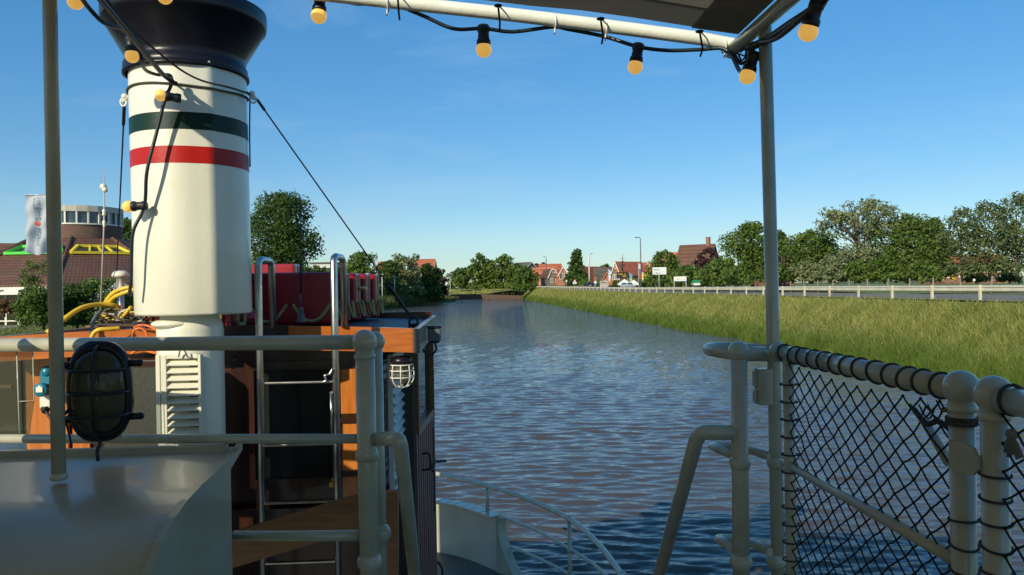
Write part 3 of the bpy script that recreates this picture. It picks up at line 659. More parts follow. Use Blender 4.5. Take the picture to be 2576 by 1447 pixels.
# hinge box, tab plate and short brace
mb = MB(); c = PX(1941, 972, SX + .0); mb.box(c + Vector((-.03, 0, 0)), (.055, .05, .135)); mb.box(c + Vector((-.062, 0, .03)), (.014, .03, .06)); mb.box(c + Vector((-.062, 0, -.035)), (.014, .03, .05)); mb.build('hinge_box', RAILP, ns, bevel=.003)
mb = MB(); q = [(2386, 1106), (2420, 1114), (2448, 1127), (2459, 1150), (2459, 1180), (2447, 1196), (2425, 1193), (2386, 1178)]; mb.slab([PX(u, v, SX - .036) for u, v in q], (.006, 0, 0)); mb.build('tab_plate', RAILP, ns)
mb = MB(); mb.tube([PX(2328, 1062, SX + .03), PX(2388, 1165, SX + .03)], .012, 12); mb.build('brace', RAILP, ns)
mb = MB(); rnd = random.Random(5)
for k in range(4):
    u0, v0 = 2290 + 22 * k, 1028 + rnd.uniform(-6, 8)
    mb.tube(smooth_path([PX(u0, v0 - 14, SX - .02), PX(u0 + 14, v0 + 12, SX - .03), PX(u0 + 28, v0 + rnd.uniform(-4, 20), SX - .03), PX(u0 + 40, v0 - 10, SX - .02)]), .0024, 6)
mb.tube(smooth_path([PX(2300, 1030, SX), PX(2330, 1066, SX - .01), PX(2360, 1060, SX - .01), PX(2395, 1085, SX - .01)]), .007, 10); mb.build('rope_tangle', ROPE, ns)
# lashing turns round the pipe and the posts
def lash_y(y, tilt, z=RZS, r=.031): return [Vector((SX + r * math.cos(t), y + tilt * math.sin(t), z + r * math.sin(t))) for t in np.linspace(0, 2 * math.pi, 19)[:-1]]
lash = lambda pts, r: MB().tube(pts, r, 6, closed=True).build('lashing', ROPE, ns)
y = ya - .055; rnd = random.Random(2); 
while y > yb + .05:
    lash(lash_y(y, rnd.uniform(-.006, .012)), .0034); y -= .079 + rnd.uniform(-.008, .008)
y = yc - .06
while y > .9:
    lash(lash_y(y, rnd.uniform(-.006, .012)), .004); y -= .085
for yy, zs in ((yb, np.arange(E - .55, E - 1.3, -.058)), (yc, np.arange(E - .42, E - 1.3, -.052))):
    for z in zs:
        tl = rnd.uniform(-.004, .008); lash([Vector((SX + .031 * math.cos(t), yy + .031 * math.sin(t), z + tl * math.sin(t))) for t in np.linspace(0, 2 * math.pi, 17)[:-1]], 0.0029)
for z in np.arange(E - .36, E - 1.3, -.062): lash([Vector((SX + .030 * math.cos(t), ye + .026 * math.sin(t), z)) for t in np.linspace(0, 2 * math.pi, 17)[:-1]], .0032)
for z in (E - .317, E - .322, E - .33): lash([Vector((SX + .032 * math.cos(t), yb + .032 * math.sin(t), z)) for t in np.linspace(0, 2 * math.pi, 17)[:-1]], .0034)


def net(y0, y1, z0, z1, label, seed, hy=.081, hz=.060):
    """diamond net in the plane x = SX"""
    mb = MB(); rnd = random.Random(seed); ny = int(round((y1 - y0) / (hy / 2))); nz = int(round((z1 - z0) / (hz / 2)))
    P = {}
    for i in range(ny + 1):
        for j in range(nz + 1):
            if (i + j) % 2 == 0:
                edge = min(i, ny - i, j, nz - j)
                jj = 0 if edge == 0 else .0032
                sag = -.018 * math.sin(math.pi * i / ny) * (j / nz)
                P[i, j] = Vector((SX - .005 + rnd.uniform(-jj, jj), y0 + (y1 - y0) * i / ny + rnd.uniform(-jj, jj), z0 + (z1 - z0) * j / nz + rnd.uniform(-jj, jj) + sag))
    for (i, j), p in P.items():
        for dj in (1, -1):
            q = P.get((i + 1, j + dj))
            if q is not None: mb.tube([p, (p + q) / 2 + Vector((0, 0, -.0015)), q], .0025, 5, cap=False)
        mb.sphere(p, .0044, 6, 4)
    o = mb.build('safety_net', NETROPE); return tag(o, label, 'net', 'black safety nets on the starboard rail')
net(yb + .035, ye - .022, E - 1.33, RZS - .035, 'black diamond safety net between the gate and the twin posts', 1)
net(.75, yc - .035, E - 1.33, RZS - .035, 'black diamond safety net behind the twin posts at the picture edge', 3)
kt = thing('rope_knot', PX(2545, 1095, SX), 'grey frayed rope knot tied to the net beside the twin posts', 'rope')
mb = MB(); p = PX(2545, 1093, SX - .01); mb.sphere(p, .012, 10, 6)
for k in range(7): mb.tube([p, p + Vector((0, .006 * (k - 3), -.02)), p + Vector((0.004, .009 * (k - 3), -.042 - .004 * (k % 3)))], .003, 5)
mb.build('knot_strands', mat('grey_rope', (.16, .16, .13), .9), kt)

# ------------------------------------------------------------------ canopy
CZ = E + .975
FT = [PY(1868, 117, 3.27), PY(1845, 113, 3.27), PY(1760, 97, 3.27), PY(1510, 64, 3.27), PY(1250, 33, 3.27), PY(980, 4, 3.27)]
lx = FT[-1]; sl_ = (FT[-1].z - FT[-2].z) / (FT[-1].x - FT[-2].x)
def canz(x):
    xs = [p.x for p in FT][::-1]; zs = [p.z for p in FT][::-1]
    if x < xs[0]: return zs[0] + sl_ * (x - xs[0])
    return float(np.interp(x, xs, zs))
PE = -2.06
cn = thing('canopy', (-.4, 1.0, UPD), 'beige canvas sun canopy laced to a white pipe frame overhead', 'canopy')
mb = MB(); mb.tube([Vector((PE, 3.27, canz(PE)))] + FT[::-1], .0275, 20); mb.build('front_pipe', mat('canopy_pipe_paint', (.80, .79, .64), .4, var=.07, scale=12, bump=.3, bscale=60, dirt=.5), cn)
mb = MB(); mb.tube([(SX - .008, 3.30, CZ + .002), (SX - .008, 2.6, CZ - .002), (SX - .008, -5, CZ)], .0285, 18); mb.build('side_pipe', RAILP, cn)
xs = np.linspace(PE, SX - .03, 16)
def fabric(y0, y1, dz, name, m_, x0=None, x1=None, th=.003):
    X = [x for x in xs if (x0 is None or x >= x0) and (x1 is None or x <= x1)]
    if x0 is not None: X = [x0] + X
    if x1 is not None: X = X + [x1]
    mb = MB(); vs = []
    for z_ in (0, th):
        for y in (y0, (y0 + y1) / 2, y1):
            for x in X: vs.append((x, y, canz(x) + dz + z_ + .004 * math.sin(x * 9 + y * 3)))
    n_ = len(X); fs = []
    for q in (0, 1):
        for j in range(2):
            for i in range(n_ - 1):
                o = q * 3 * n_ + j * n_ + i; fs.append((o, o + 1, o + n_ + 1, o + n_))
    mb.add(vs, fs, True); return mb.build(name, m_, cn)
FE = 3.135
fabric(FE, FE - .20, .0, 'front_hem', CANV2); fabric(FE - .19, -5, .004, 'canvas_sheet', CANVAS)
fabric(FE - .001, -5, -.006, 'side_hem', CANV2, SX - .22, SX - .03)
for u, v in ((1253, 12), (1511, 45), (1760, 77), (1000, -16)):
    t = PY(u, v, FE - .02); q = PY(u + 4, v + 42, 3.262); mb = MB(); mb.sphere((t.x, t.y, t.z - .004), .017, 12, 6, (1, 1, .35)); mb.tube([t + Vector((0, 0, -.004)), q + Vector((0, -.02, -.012)), q + Vector((0, .015, -.034))], .0042, 6); mb.tube([t, q + Vector((.03, .0, .03))], .003, 6); mb.build('tie_cord', RUBBER, cn)
for u, v in ((975, 5), (1395, 52), (1522, 68), (1820, 112)):
    p = PY(u, v, 3.27); mb = MB(); mb.tube([p + Vector((.002, .031 * math.cos(t), .031 * math.sin(t) - .006)) for t in np.linspace(0, 6.28, 15)[:-1]], .0035, 6, closed=True); mb.tube([p + Vector((0, -.012, -.034)), p + Vector((-.003, -.015, -.062))], .003, 5); mb.build('cable_tie', mat('tie_white', (.7, .7, .6), .4) if u == 975 else bpy.data.materials['tie_white'], cn)
p0 = PY(1925, 112, 2.94); mb = MB(); mb.tube([(p0.x, 2.94, CZ), PY(1946, 880, 2.94), Vector((PY(1946, 880, 2.94).x + .003, 2.94, UPD))], .0245, 20); 
for v, rr in ((1165, .034), (1412, .036)): mb.sphere(PY(1952, v, 2.94), rr, 18, 12, (1, 1, .92))
mb.sphere(PY(1947, 892, 2.94), .036, 18, 12); mb.build('post', RAILP, cn)
q0 = PY(127, 100, 2.95); q1 = PY(148, 1200, 2.95); dq = (q1 - q0); top_ = q0 - dq * ((canz(q0.x) - q0.z) / -dq.z) * -1
top_ = q0 + dq * ((canz(q0.x) - q0.z) / dq.z)
mb = MB(); mb.tube([top_, q0, q1], .0245, 20); mb.lathe([(.0245, .0), (.03, -.01), (.03, -.02), (.0245, -.025)], PY(148, 1190, 2.95), 18); mb.build('post', RAILP, cn)
# dark junction of cords at the corner
mb = MB(); rnd = random.Random(8); cpt = PY(1870, 125, 3.2)
for k in range(9):
    a = cpt + Vector((rnd.uniform(-.03, .05), rnd.uniform(-.2, .02), rnd.uniform(-.02, .02))); b = cpt + Vector((rnd.uniform(-.02, .07), rnd.uniform(-.12, .03), rnd.uniform(-.07, -.02)))
    mb.tube(smooth_path([a, (a + b) / 2 + Vector((rnd.uniform(-.02, .02), 0, -.02)), b]), .004, 6)
mb.tube(smooth_path([PY(1832, 128, 3.24), PY(1845, 138, 3.24), PY(1860, 128, 3.2), PY(1880, 122, 3.1)]), .006, 6); mb.tube(smooth_path([PY(1850, 140, 3.2), PY(1863, 160, 3.2), PY(1880, 150, 3.15), PY(1890, 125, 3.1)]), .007, 8)
mb.build('corner_lacing', ROPE, cn)
# unseen screen added to port, its edge stepped to shade the deck
sc_ = MB(); sx_ = PE - .03; sc_.slab([(sx_, -6, UPD + .02), (sx_, 3.2, UPD + .02), (sx_, 3.2, E - .02), (sx_, 2.85, E + .02), (sx_, 2.74, E + .36), (sx_, 2.20, E + .46), (sx_, 2.20, canz(PE) + .12), (sx_, -6, canz(PE) + .45)], (.006, 0, 0))
tag(sc_.build('shade_screen', CANVAS), 'added unseen beige screen along the port edge, shading the deck', 'screen')

# ------------------------------------------------------------------ string lights
def bulb_thing(u, v, d, r, du, dv, label, toward=0.0):
    """bulb centred at pixel (u, v); the socket leaves it in direction (du, dv) in the picture plane"""
    c = PD(u, v, d); up = (RT * du - Vector((0, 0, dv))) + FW * toward; up.normalize()
    t = thing('festoon_lamp', c, label, 'string light', 'amber string lights')
    ax = up.to_track_quat('Z', 'Y').to_matrix()
    mb = MB(); mb.sphere(c, r, 24, 16); mb.build('bulb', BULB, t)
    mb = MB(); k = r / .029
    mb.lathe([(.0005, .014 * k), (.024 * k, .017 * k), (.026 * k, .022 * k), (.0255 * k, .034 * k), (.021 * k, .040 * k), (.020 * k, .062 * k), (.023 * k, .068 * k), (.023 * k, .084 * k), (.019 * k, .09 * k), (.0005, .091 * k)], c, 20, ax=ax); mb.build('socket', RUBBER, t)
    return c, c + up * .078 * k
sockets = []
L_ = 'amber bulb of the string lights '
for (u, v, d, r, du, dv, tw, l) in [
    (802, 40, 3.28, .0325, .06, -1, .1, L_ + 'hanging nearest the funnel from the canopy pipe'),
    (1217, 125, 3.28, .0325, 0, -1, 0, L_ + 'under the middle of the canopy front pipe'),
    (1598, 168, 3.28, .0310, .17, -1, 0, L_ + 'with tilted socket near the canopy corner'),
    (1880, 192, 3.02, .0305, .32, -1, 0, L_ + 'at the lashed corner of the canopy beside the post'),
    (2033, 80, 2.55, .0315, .26, -1, -.3, L_ + 'beyond the canopy post against open sky'),
    (190, 4, 3.0, .0300, .0, -1, 0, L_ + 'cut by the picture top beside the thin post'),
    (415, -8, 3.2, .0300, .0, -1, 0, L_ + 'cut off above the black funnel cap'),
    (332, 141, 3.5, .0300, -.05, -1, 0, L_ + 'hanging in front of the black funnel cap'),
    (405, 240, 3.80, .0285, .95, .08, .55, L_ + 'lying on the white funnel above the green band'),
    (323, 520, 3.88, .0285, 1.0, -.05, .05, L_ + 'sticking out sideways below the funnel red band')]:
    sockets.append(bulb_thing(u, v, d, r, du, dv, l, tw)[1])
def cable(name, pts, r, label, m=CABLE, k=8, cat='cable'):
    mb = MB(); mb.tube(smooth_path(pts, k), r, 8); o = mb.build(name, m); return tag(o, label, cat)
cable('light_cable', [PY(560, -40, 3.29), PY(700, -12, 3.29), sockets[0], PY(900, 10, 3.29), PY(975, 7, 3.30), PY(1060, 38, 3.30), PY(1140, 72, 3.30), sockets[1], PY(1290, 80, 3.30), PY(1390, 68, 3.30),
      PY(1430, 74, 3.30), PY(1520, 92, 3.29), sockets[2], PY(1680, 127, 3.28), PY(1760, 125, 3.27), PY(1815, 122, 3.25), PY(1840, 140, 3.22), PY(1860, 178, 3.12), PY(1872, 176, 3.05)], .0085,
      'dark cable of the string lights sagging along the canopy front pipe')
cable('light_cable', [PY(1885, 120, 3.0), PY(1930, 100, 2.9), PY(1990, 60, 2.7), PY(2050, 20, 2.5), PY(2090, -25, 2.4)], .016, 'thick dark cable leaving the canopy corner over the post')
cable('light_cable', [PY(1915, 105, 2.9), PY(1960, 92, 2.75), sockets[4], PY(2068, 15, 2.52), PY(2085, -20, 2.45)], .010, 'dark cable holding the outermost string light bulb')
FY = 3.93
cable('light_cable', [PY(195, -20, 3.0), PY(222, 18, 3.1), PY(262, 58, 3.2), PY(305, 72, 3.35), sockets[7] + Vector((0, 0, .0)), PY(355, 145, 3.6), PY(365, 175, 3.75), PY(395, 188, 3.88), PY(428, 190, 3.93), PY(430, 215, 3.93), PY(415, 250, 3.93), PY(395, 330, 3.935), PY(370, 430, 3.935), sockets[9],
      PY(336, 580, 3.97), PY(331, 640, 3.98), PY(330, 700, 3.99), PY(325, 745, 4.0)], .0085, 'dark cable of the string lights hanging down the front of the funnel')
cable('light_cable', [PY(228, -30, 2.9), PY(300, 55, 3.2), PY(370, 140, 3.6), PY(408, 185, 3.85), PY(430, 203, 3.93)], .0115, 'heavy dark line running from the canopy to the funnel bracket')
cable('thin_line', [PY(245, -30, 2.9), PY(330, 70, 3.4), PY(430, 158, 3.85), PY(500, 200, 3.95), PY(580, 221, 4.05), PY(630, 237, 4.26)], .005, 'thin dark line slanting across the funnel to the stay eye', ROPE, cat='line')
cable('thin_line', [PY(629, 235, 4.3), PY(628, 330, 4.32), PY(629, 420, 4.33)], .004, 'thin dark line hanging down the starboard edge of the funnel', ROPE, cat='line')
br = thing('funnel_bracket', PY(432, 205, 3.94), 'knotted dark bracket holding the light cable on the funnel', 'bracket')
mb = MB(); p = PY(432, 205, 3.93); mb.sphere(p, .014, 10, 6); mb.tube([p + Vector((0, -.02, 0)), p + Vector((0, .09, .0))], .006, 8); mb.sphere(p + Vector((.014, .01, -.006)), .011, 10, 6); mb.build('bracket_knot', ROPE, br)

# ------------------------------------------------------------------ bulkhead lamp on the rail
bl = thing('bulkhead_lamp', PD(252, 985, 3.05), 'large black oval bulkhead lamp with ribbed glass and cage on the rail', 'bulkhead lamp')
BC = PD(250, 985, 3.0); k_ = px(1, 3.0)
Bn = (Vector((0, 0, E)) - BC); Bn.z = 0; Bn.normalize(); Bn = (Matrix.Rotation(R(-14), 3, 'Z') @ Bn); Bx = Vector((-Bn.y, Bn.x, 0)); Bz = Vector((0, 0, 1))
def bp_(x, z, n_): return BC + Bx * x + Bz * z + Bn * n_
def stad(a, h, n_=40):
    out = []
    for i in range(n_):
        t = 2 * math.pi * i / n_; x = a * math.copysign(abs(math.cos(t)) ** .74, math.cos(t)); z = h * math.copysign(abs(math.sin(t)) ** .80, math.sin(t)); out.append((x, z))
    return out
aw, ah = 68 * k_, 113 * k_
mb = MB(); n_ = 40; vs = []
for sc2, nn in ((1.0, -.075), (1.06, -.07), (1.06, -.03), (1.12, -.025), (1.12, .0), (1.0, .012), (.92, .012), (.90, .0)):
    for x, z in stad(aw * sc2, ah * sc2): vs.append(bp_(x, z, nn))
mb.add(vs, [(j * n_ + i, j * n_ + (i + 1) % n_, (j + 1) * n_ + (i + 1) % n_, (j + 1) * n_ + i) for j in range(7) for i in range(n_)] + [tuple(range(n_))], True); mb.build('housing', BLACKP, bl)
mb = MB(); vs = []; rows = 24
for j in range(rows + 1):
    f = j / rows; sc2 = .92 * math.cos(f * math.pi / 2 * .999); nn = .075 * math.sin(f * math.pi / 2) ** .6
    for x, z in stad(aw * max(sc2, .001), ah * max(sc2, .001)): vs.append(bp_(x, z, nn + .002 * math.sin(z * 620)))
mb.add(vs, [(j * n_ + i, j * n_ + (i + 1) % n_, (j + 1) * n_ + (i + 1) % n_, (j + 1) * n_ + i) for j in range(rows) for i in range(n_)], True); mb.build('ribbed_glass', LAMPG, bl)
ib = MB(); ib.slab([bp_(x, z, -.02) for x, z in stad(aw * .9, ah * .9)], Bn * .004); ib.build('reflector', mat('lamp_reflector', (.22, .22, .13), .4), bl)
mb = MB()
for zz in (-.085, 0, .085): mb.tube(smooth_path([bp_(x * aw, zz, q) for x, q in ((-1.02, .0), (-.95, .05), (-.6, .088), (0, .098), (.6, .088), (.95, .05), (1.02, .0))], 4), .0055, 8)
mb.tube(smooth_path([bp_(0, z * ah, q) for z, q in ((-1.03, 0), (-.95, .05), (-.6, .09), (0, .100), (.6, .09), (.95, .05), (1.03, 0))], 4), .0055, 8); mb.build('cage', BLACKP, bl)
for sx in (-1, 1):
    for sz in (-1, 1):
        mb = MB(); mb.tube([bp_(sx * aw * .98, sz * ah * .60, -.01), bp_(sx * aw * 1.36, sz * ah * .60, -.015)], .0135, 12); mb.sphere(bp_(sx * aw * 1.36, sz * ah * .60, -.015), .0145, 12, 8); mb.build('lug', BLACKP, bl)
mb = MB(); mb.tube(smooth_path([PD(250, 1098, 3.0), PD(252, 1115, 2.99), PD(245, 1135, 2.98), PD(247, 1160, 2.97)]), .007, 8); mb.tube(smooth_path([PD(190, 1010, 3.0), PD(160, 1045, 2.93), PD(150, 1050, 2.9)]), .006, 8); mb.tube(smooth_path([PD(165, 1060, 2.9), PD(172, 1085, 2.9), PD(180, 1120, 2.9)]), .004, 8)
mb.tube(smooth_path([PD(205, 890, 3.02), PD(212, 868, 3.02), PD(235, 860, 3.02), PD(250, 872, 3.02), PD(256, 888, 3.02)]), .004, 8); mb.build('cord', RUBBER, bl)
bp2 = MB(); bp2.slab([PD(222, 862, 3.22), PD(302, 862, 3.22), PD(306, 1104, 3.22), PD(226, 1104, 3.22)], (0, .008, 0)); bp2.build('mounting_plate', RAILP, bl)

# teal socket outlet on the panel by the rail
ts = thing('power_outlet', PY(105, 1020, 4.75), 'teal and white shore power outlet on the wheelhouse panel', 'power outlet')
k5 = px(1, 4.7); c = PY(107, 980, 4.72)
mb = MB(); mb.box(PY(118, 1008, 4.77), (.06, .05, .08)); mb.build('box', WHITE, ts, bevel=.006)
mb = MB(); mb.lathe([(.001, .03), (.036, .03), (.040, .022), (.040, -.03), (.034, -.035)], c, 22, ax=Matrix.Rotation(R(90), 3, 'X')); mb.box(c + Vector((.012, .03, .065)), (.05, .06, .07)); mb.sphere(c + Vector((.02, .02, .10)), .035, 14, 8); mb.build('cover', TEAL, ts)
mb = MB(); mb.box(c + Vector((0, -.034, .003)), (.036, .006, .030)); mb.build('tag', WHITE, ts)
mb = MB(); mb.lathe([(.02, 0), (.024, -.02), (.016, -.04), (.001, -.045)], PY(114, 1022, 4.75), 14); mb.tube(smooth_path([PY(116, 1035, 4.74), PY(125, 1050, 4.73), PY(140, 1062, 4.72)]), .008, 8); mb.build('plug', RUBBER, ts)
ws = thing('acrylic_windscreen', PY(40, 1104, 3.48), 'clear acrylic windscreen sheet fixed behind the guard rail', 'windscreen')
mb = MB(); mb.slab([PY(-140, 870, 3.56), PY(82, 872, 3.53), PY(86, 1008, 3.53), PY(72, 1095, 3.53), PY(-140, 1100, 3.56)], (0, .005, 0)); mb.build('sheet', ACRYL, ws)
mb = MB(); mb.tube([PY(42, 880, 3.52), PY(50, 1098, 3.52)], .003, 6); mb.tube([PY(82, 880, 3.52), PY(86, 1008, 3.52), PY(50, 1010, 3.52)], .002, 6); mb.build('edge_trim', mat('acrylic_edge', (.5, .52, .42), .2), ws)
wl = thing('deck_locker', PY(20, 1080, 5.2), 'dark wooden deck locker behind the acrylic windscreen', 'locker')
c = PY(-10, 985, 5.25); mb = MB(); mb.box(c, (.46, .35, .56)); mb.build('locker_body', DARKW, wl, bevel=.004); q = MB(); q.box(c + Vector((0, -.18, .05)), (.40, .012, .02)); q.build('locker_lip', MIDW, wl)

# ------------------------------------------------------------------ roof clutter
gp = thing('mushroom_antenna', PY(303, 800, 5.0), 'white mushroom shaped antenna standing on the wheelhouse roof', 'antenna')
c = PY(303, 690, 5.0); k5 = px(1, 5.0)
mb = MB(); mb.lathe([(.001, 9 * k5), (12 * k5, 8 * k5), (18 * k5, 3 * k5), (20 * k5, -3 * k5), (19 * k5, -6 * k5), (9 * k5, -8 * k5), (9 * k5, -40 * k5), (11 * k5, -44 * k5)], c, 28); mb.build('dome', WHITE, gp)
mb = MB(); mb.tube([c + Vector((0, 0, -44 * k5)), Vector((c.x, c.y, RTZ))], .018, 12); mb.build('stem', STEEL, gp)
wa = thing('whip_antenna', PY(757, 800, 5.25), 'thin whip antenna with spring base before the red floats', 'antenna')
mb = MB(); mb.tube([PY(757, 740, 5.25), PY(755, 495, 5.25)], [.005, .0022], 6); mb.build('whip', WIRE, wa)
mb = MB(); hp = [PY(757, 740 + 40 * (1 - t), 5.25) + Vector((.009 * math.cos(t * 60), .009 * math.sin(t * 60), .10 * 0)) for t in np.linspace(0, 1, 60)]
hp = [PY(757, 705 - 45 * t, 5.25) + Vector((.008 * math.cos(t * 62), .008 * math.sin(t * 62), 0)) for t in np.linspace(0, 1, 70)]; mb.tube(hp, .0025, 5); mb.build('spring', WIRE, wa)
mb = MB(); mb.tube([PY(757, 740, 5.25), PY(756, 770, 5.25)], .006, 8); mb.lathe([(.012, 0), (.018, -.02), (.012, -.03), (.022, -.05), (.03, -.09), (.03, -.10)], PY(757, 772, 5.25), 14); mb.build('base', GREYPL, wa)
aa = thing('mast_antenna', PY(252, 815, 4.9), 'slender antenna mast with two white balls near its top', 'antenna')
mb = MB(); mb.tube([PY(252, 815, 4.9), PY(262, 562, 4.9), PY(262, 480, 4.9)], [.006, .005, .004], 8); mb.tube([PY(262, 480, 4.9), PY(262, 434, 4.9)], .0018, 6); mb.tube([PY(254, 465, 4.9), PY(254, 420, 4.9)], .001, 5); mb.tube([PY(253, 458, 4.9), PY(264, 450, 4.9)], .0018, 5); mb.build('mast', mat('pale_rod', (.45, .42, .35), .5), aa)
mb = MB(); mb.sphere(PY(260, 470, 4.9), px(8, 4.9), 16, 10); mb.sphere(PY(264, 478, 4.89), px(6.5, 4.9), 16, 10); mb.build('ball', WHITE, aa)
mb = MB(); mb.lathe([(.006, .02), (.012, .01), (.008, 0), (.014, -.012), (.006, -.02)], PY(262, 535, 4.9), 12); mb.build('clamp', WHITE, aa); mb = MB(); mb.lathe([(.006, .02), (.011, .01), (.006, -.02)], PY(262, 563, 4.9), 12); mb.build('clamp', WHITE, aa)
cable('yellow_hose', [PY(118, 838, 4.4), PY(160, 804, 4.45), PY(205, 775, 4.55), PY(250, 766, 4.65), PY(285, 768, 4.7), PY(300, 773, 4.75)], .0135, 'yellow hose arching from behind the post across the roof', YHOSE, cat='hose')
cable('yellow_hose', [PY(262, 768, 4.75), PY(280, 742, 4.72), PY(305, 728, 4.7), PY(335, 722, 4.7)], .013, 'upper loop of yellow hose against the funnel edge', YHOSE, cat='hose')
cable('yellow_hose', [PY(268, 768, 4.73), PY(288, 748, 4.68), PY(310, 738, 4.66), PY(338, 728, 4.66)], .012, 'lower loop of yellow hose against the funnel edge', YHOSE, cat='hose')
cable('yellow_hose', [PY(230, 850, 4.5), PY(238, 836, 4.5), PY(252, 829, 4.5), PY(275, 828, 4.52), PY(300, 826, 4.55)], .012, 'yellow hose bending over the lit roof edge', YHOSE, cat='hose')
cable('yellow_hose', [PY(258, 790, 4.8), PY(280, 805, 4.75), PY(305, 800, 4.7), PY(330, 772, 4.66)], .010, 'slack yellow hose lying under the mushroom antenna', YHOSE, cat='hose')
cable('grey_cable', [PY(262, 785, 4.8), PY(285, 792, 4.75), PY(305, 783, 4.7), PY(330, 778, 4.66)], .007, 'pale grey cable looped between the hoses', mat('pale_cable', (.45, .42, .33), .5))
cable('grey_strap', [PY(254, 782, 4.7), PY(242, 795, 4.66), PY(233, 815, 4.6), PY(231, 850, 4.55)], .011, 'blue grey strap hanging over the roof edge', mat('bluegrey_strap', (.10, .13, .14), .6), cat='strap')
cable('orange_cable', [PY(338, 825, 4.6), PY(350, 819, 4.55), PY(372, 820, 4.55), PY(395, 832, 4.5), PY(412, 850, 4.45)], .007, 'bright orange cable crossing towards the ventilator', OHOSE)
cable('orange_cable', [PY(332, 850, 4.52), PY(338, 832, 4.5), PY(352, 826, 4.5), PY(366, 834, 4.5), PY(372, 852, 4.5)], .007, 'bright orange cable loop hanging over the roof edge', OHOSE)
cable('orange_cable', [PY(330, 890, 4.6), PY(350, 880, 4.58), PY(372, 884, 4.56), PY(396, 890, 4.5)], .007, 'bright orange cable sagging below the guard rail', OHOSE)
cable('wire_line', [PY(238, 820, 4.62), PY(330, 818, 4.62), PY(420, 815, 4.5), PY(560, 812, 4.62), PY(640, 808, 4.65)], .0025, 'thin wire stretched along the roof edge', WIRE, cat='wire')
tr = thing('hose_reel_tray', PY(300, 820, 4.75), 'low tray of coiled hoses beneath the mushroom antenna', 'tray')
mb = MB(); c = PY(300, 818, 4.75); mb.box(c, (.28, .22, .012)); mb.build('tray_board', MIDW, tr)
mb = MB(); rnd = random.Random(4)
for k in range(10):
    pts = [c + Vector((rnd.uniform(-.12, .15), rnd.uniform(-.1, .1), rnd.uniform(.01, .10))) for _ in range(4)]; mb.tube(smooth_path(pts, 5), .005, 6)
mb.build('coil', mat('mixed_cables', (.30, .20, .07), .5, col2=(.05, .06, .06), scale=9), tr)
for k in range(2):
    q = MB(); pts = [c + Vector((.03 + rnd.uniform(-.08, .15), rnd.uniform(-.1, .05), rnd.uniform(.02, .09))) for _ in range(4)]; q.tube(smooth_path(pts, 5), .006, 6); q.build('coil', YHOSE if k else mat('cream_cable', (.6, .55, .4), .5), tr)
# ------------------------------------------------------------------ water and banks
def watermat():
    m, nt, b = _mat('canal_water'); L = nt.links.new
    tc = _n(nt, 'ShaderNodeTexCoord')
    def wav(sx, sy, rot, det, dist):
        mp = _n(nt, 'ShaderNodeMapping'); mp.inputs['Scale'].default_value = (sx, sy, 1); mp.inputs['Rotation'].default_value = (0, 0, R(rot))
        L(tc.outputs['Object'], mp.inputs['Vector']); no = _n(nt, 'ShaderNodeTexNoise'); no.inputs['Scale'].default_value = 1; no.inputs['Detail'].default_value = det
        no.inputs['Distortion'].default_value = dist; L(mp.outputs[0], no.inputs['Vector']); return no.outputs['Fac']
    h1, h2, h3 = wav(.8, 3.6, 6, 2, .4), wav(2.2, 8.0, -7, 3, .5), wav(.35, .75, 5, 1, .2)
    def mul(a, k):
        q = _n(nt, 'ShaderNodeMath', operation='MULTIPLY'); L(a, q.inputs[0]); q.inputs[1].default_value = k; return q.outputs[0]
    def add(a, c):
        q = _n(nt, 'ShaderNodeMath', operation='ADD'); L(a, q.inputs[0]); L(c, q.inputs[1]); return q.outputs[0]
    hh = add(add(mul(h1, 1.0), mul(h2, .32)), mul(h3, .7))
    sx = _n(nt, 'ShaderNodeSeparateXYZ'); L(tc.outputs['Object'], sx.inputs[0]); mr = _n(nt, 'ShaderNodeMapRange'); L(sx.outputs['Y'], mr.inputs[0])
    for q, v in ((1, 22.0), (2, 85.0), (3, .16), (4, 1.0)): mr.inputs[q].default_value = v
    pm = _n(nt, 'ShaderNodeMath', operation='MULTIPLY'); L(hh, pm.inputs[0]); L(mr.outputs[0], pm.inputs[1]); hh = pm.outputs[0]
    bp = _n(nt, 'ShaderNodeBump'); bp.inputs['Strength'].default_value = 1.0; bp.inputs['Distance'].default_value = .17
    L(hh, bp.inputs['Height']); L(bp.outputs[0], b.inputs['Normal'])
    n2 = wav(.03, .05, 20, 3, .3); rp = _n(nt, 'ShaderNodeValToRGB'); rp.color_ramp.elements[0].color = (.066, .055, .042, 1); rp.color_ramp.elements[1].color = (.086, .070, .053, 1)
    L(n2, rp.inputs[0]); L(rp.outputs[0], b.inputs['Base Color'])
    b.inputs['Roughness'].default_value = .03; b.inputs['IOR'].default_value = 1.33; b.inputs['Specular IOR Level'].default_value = .5
    return m
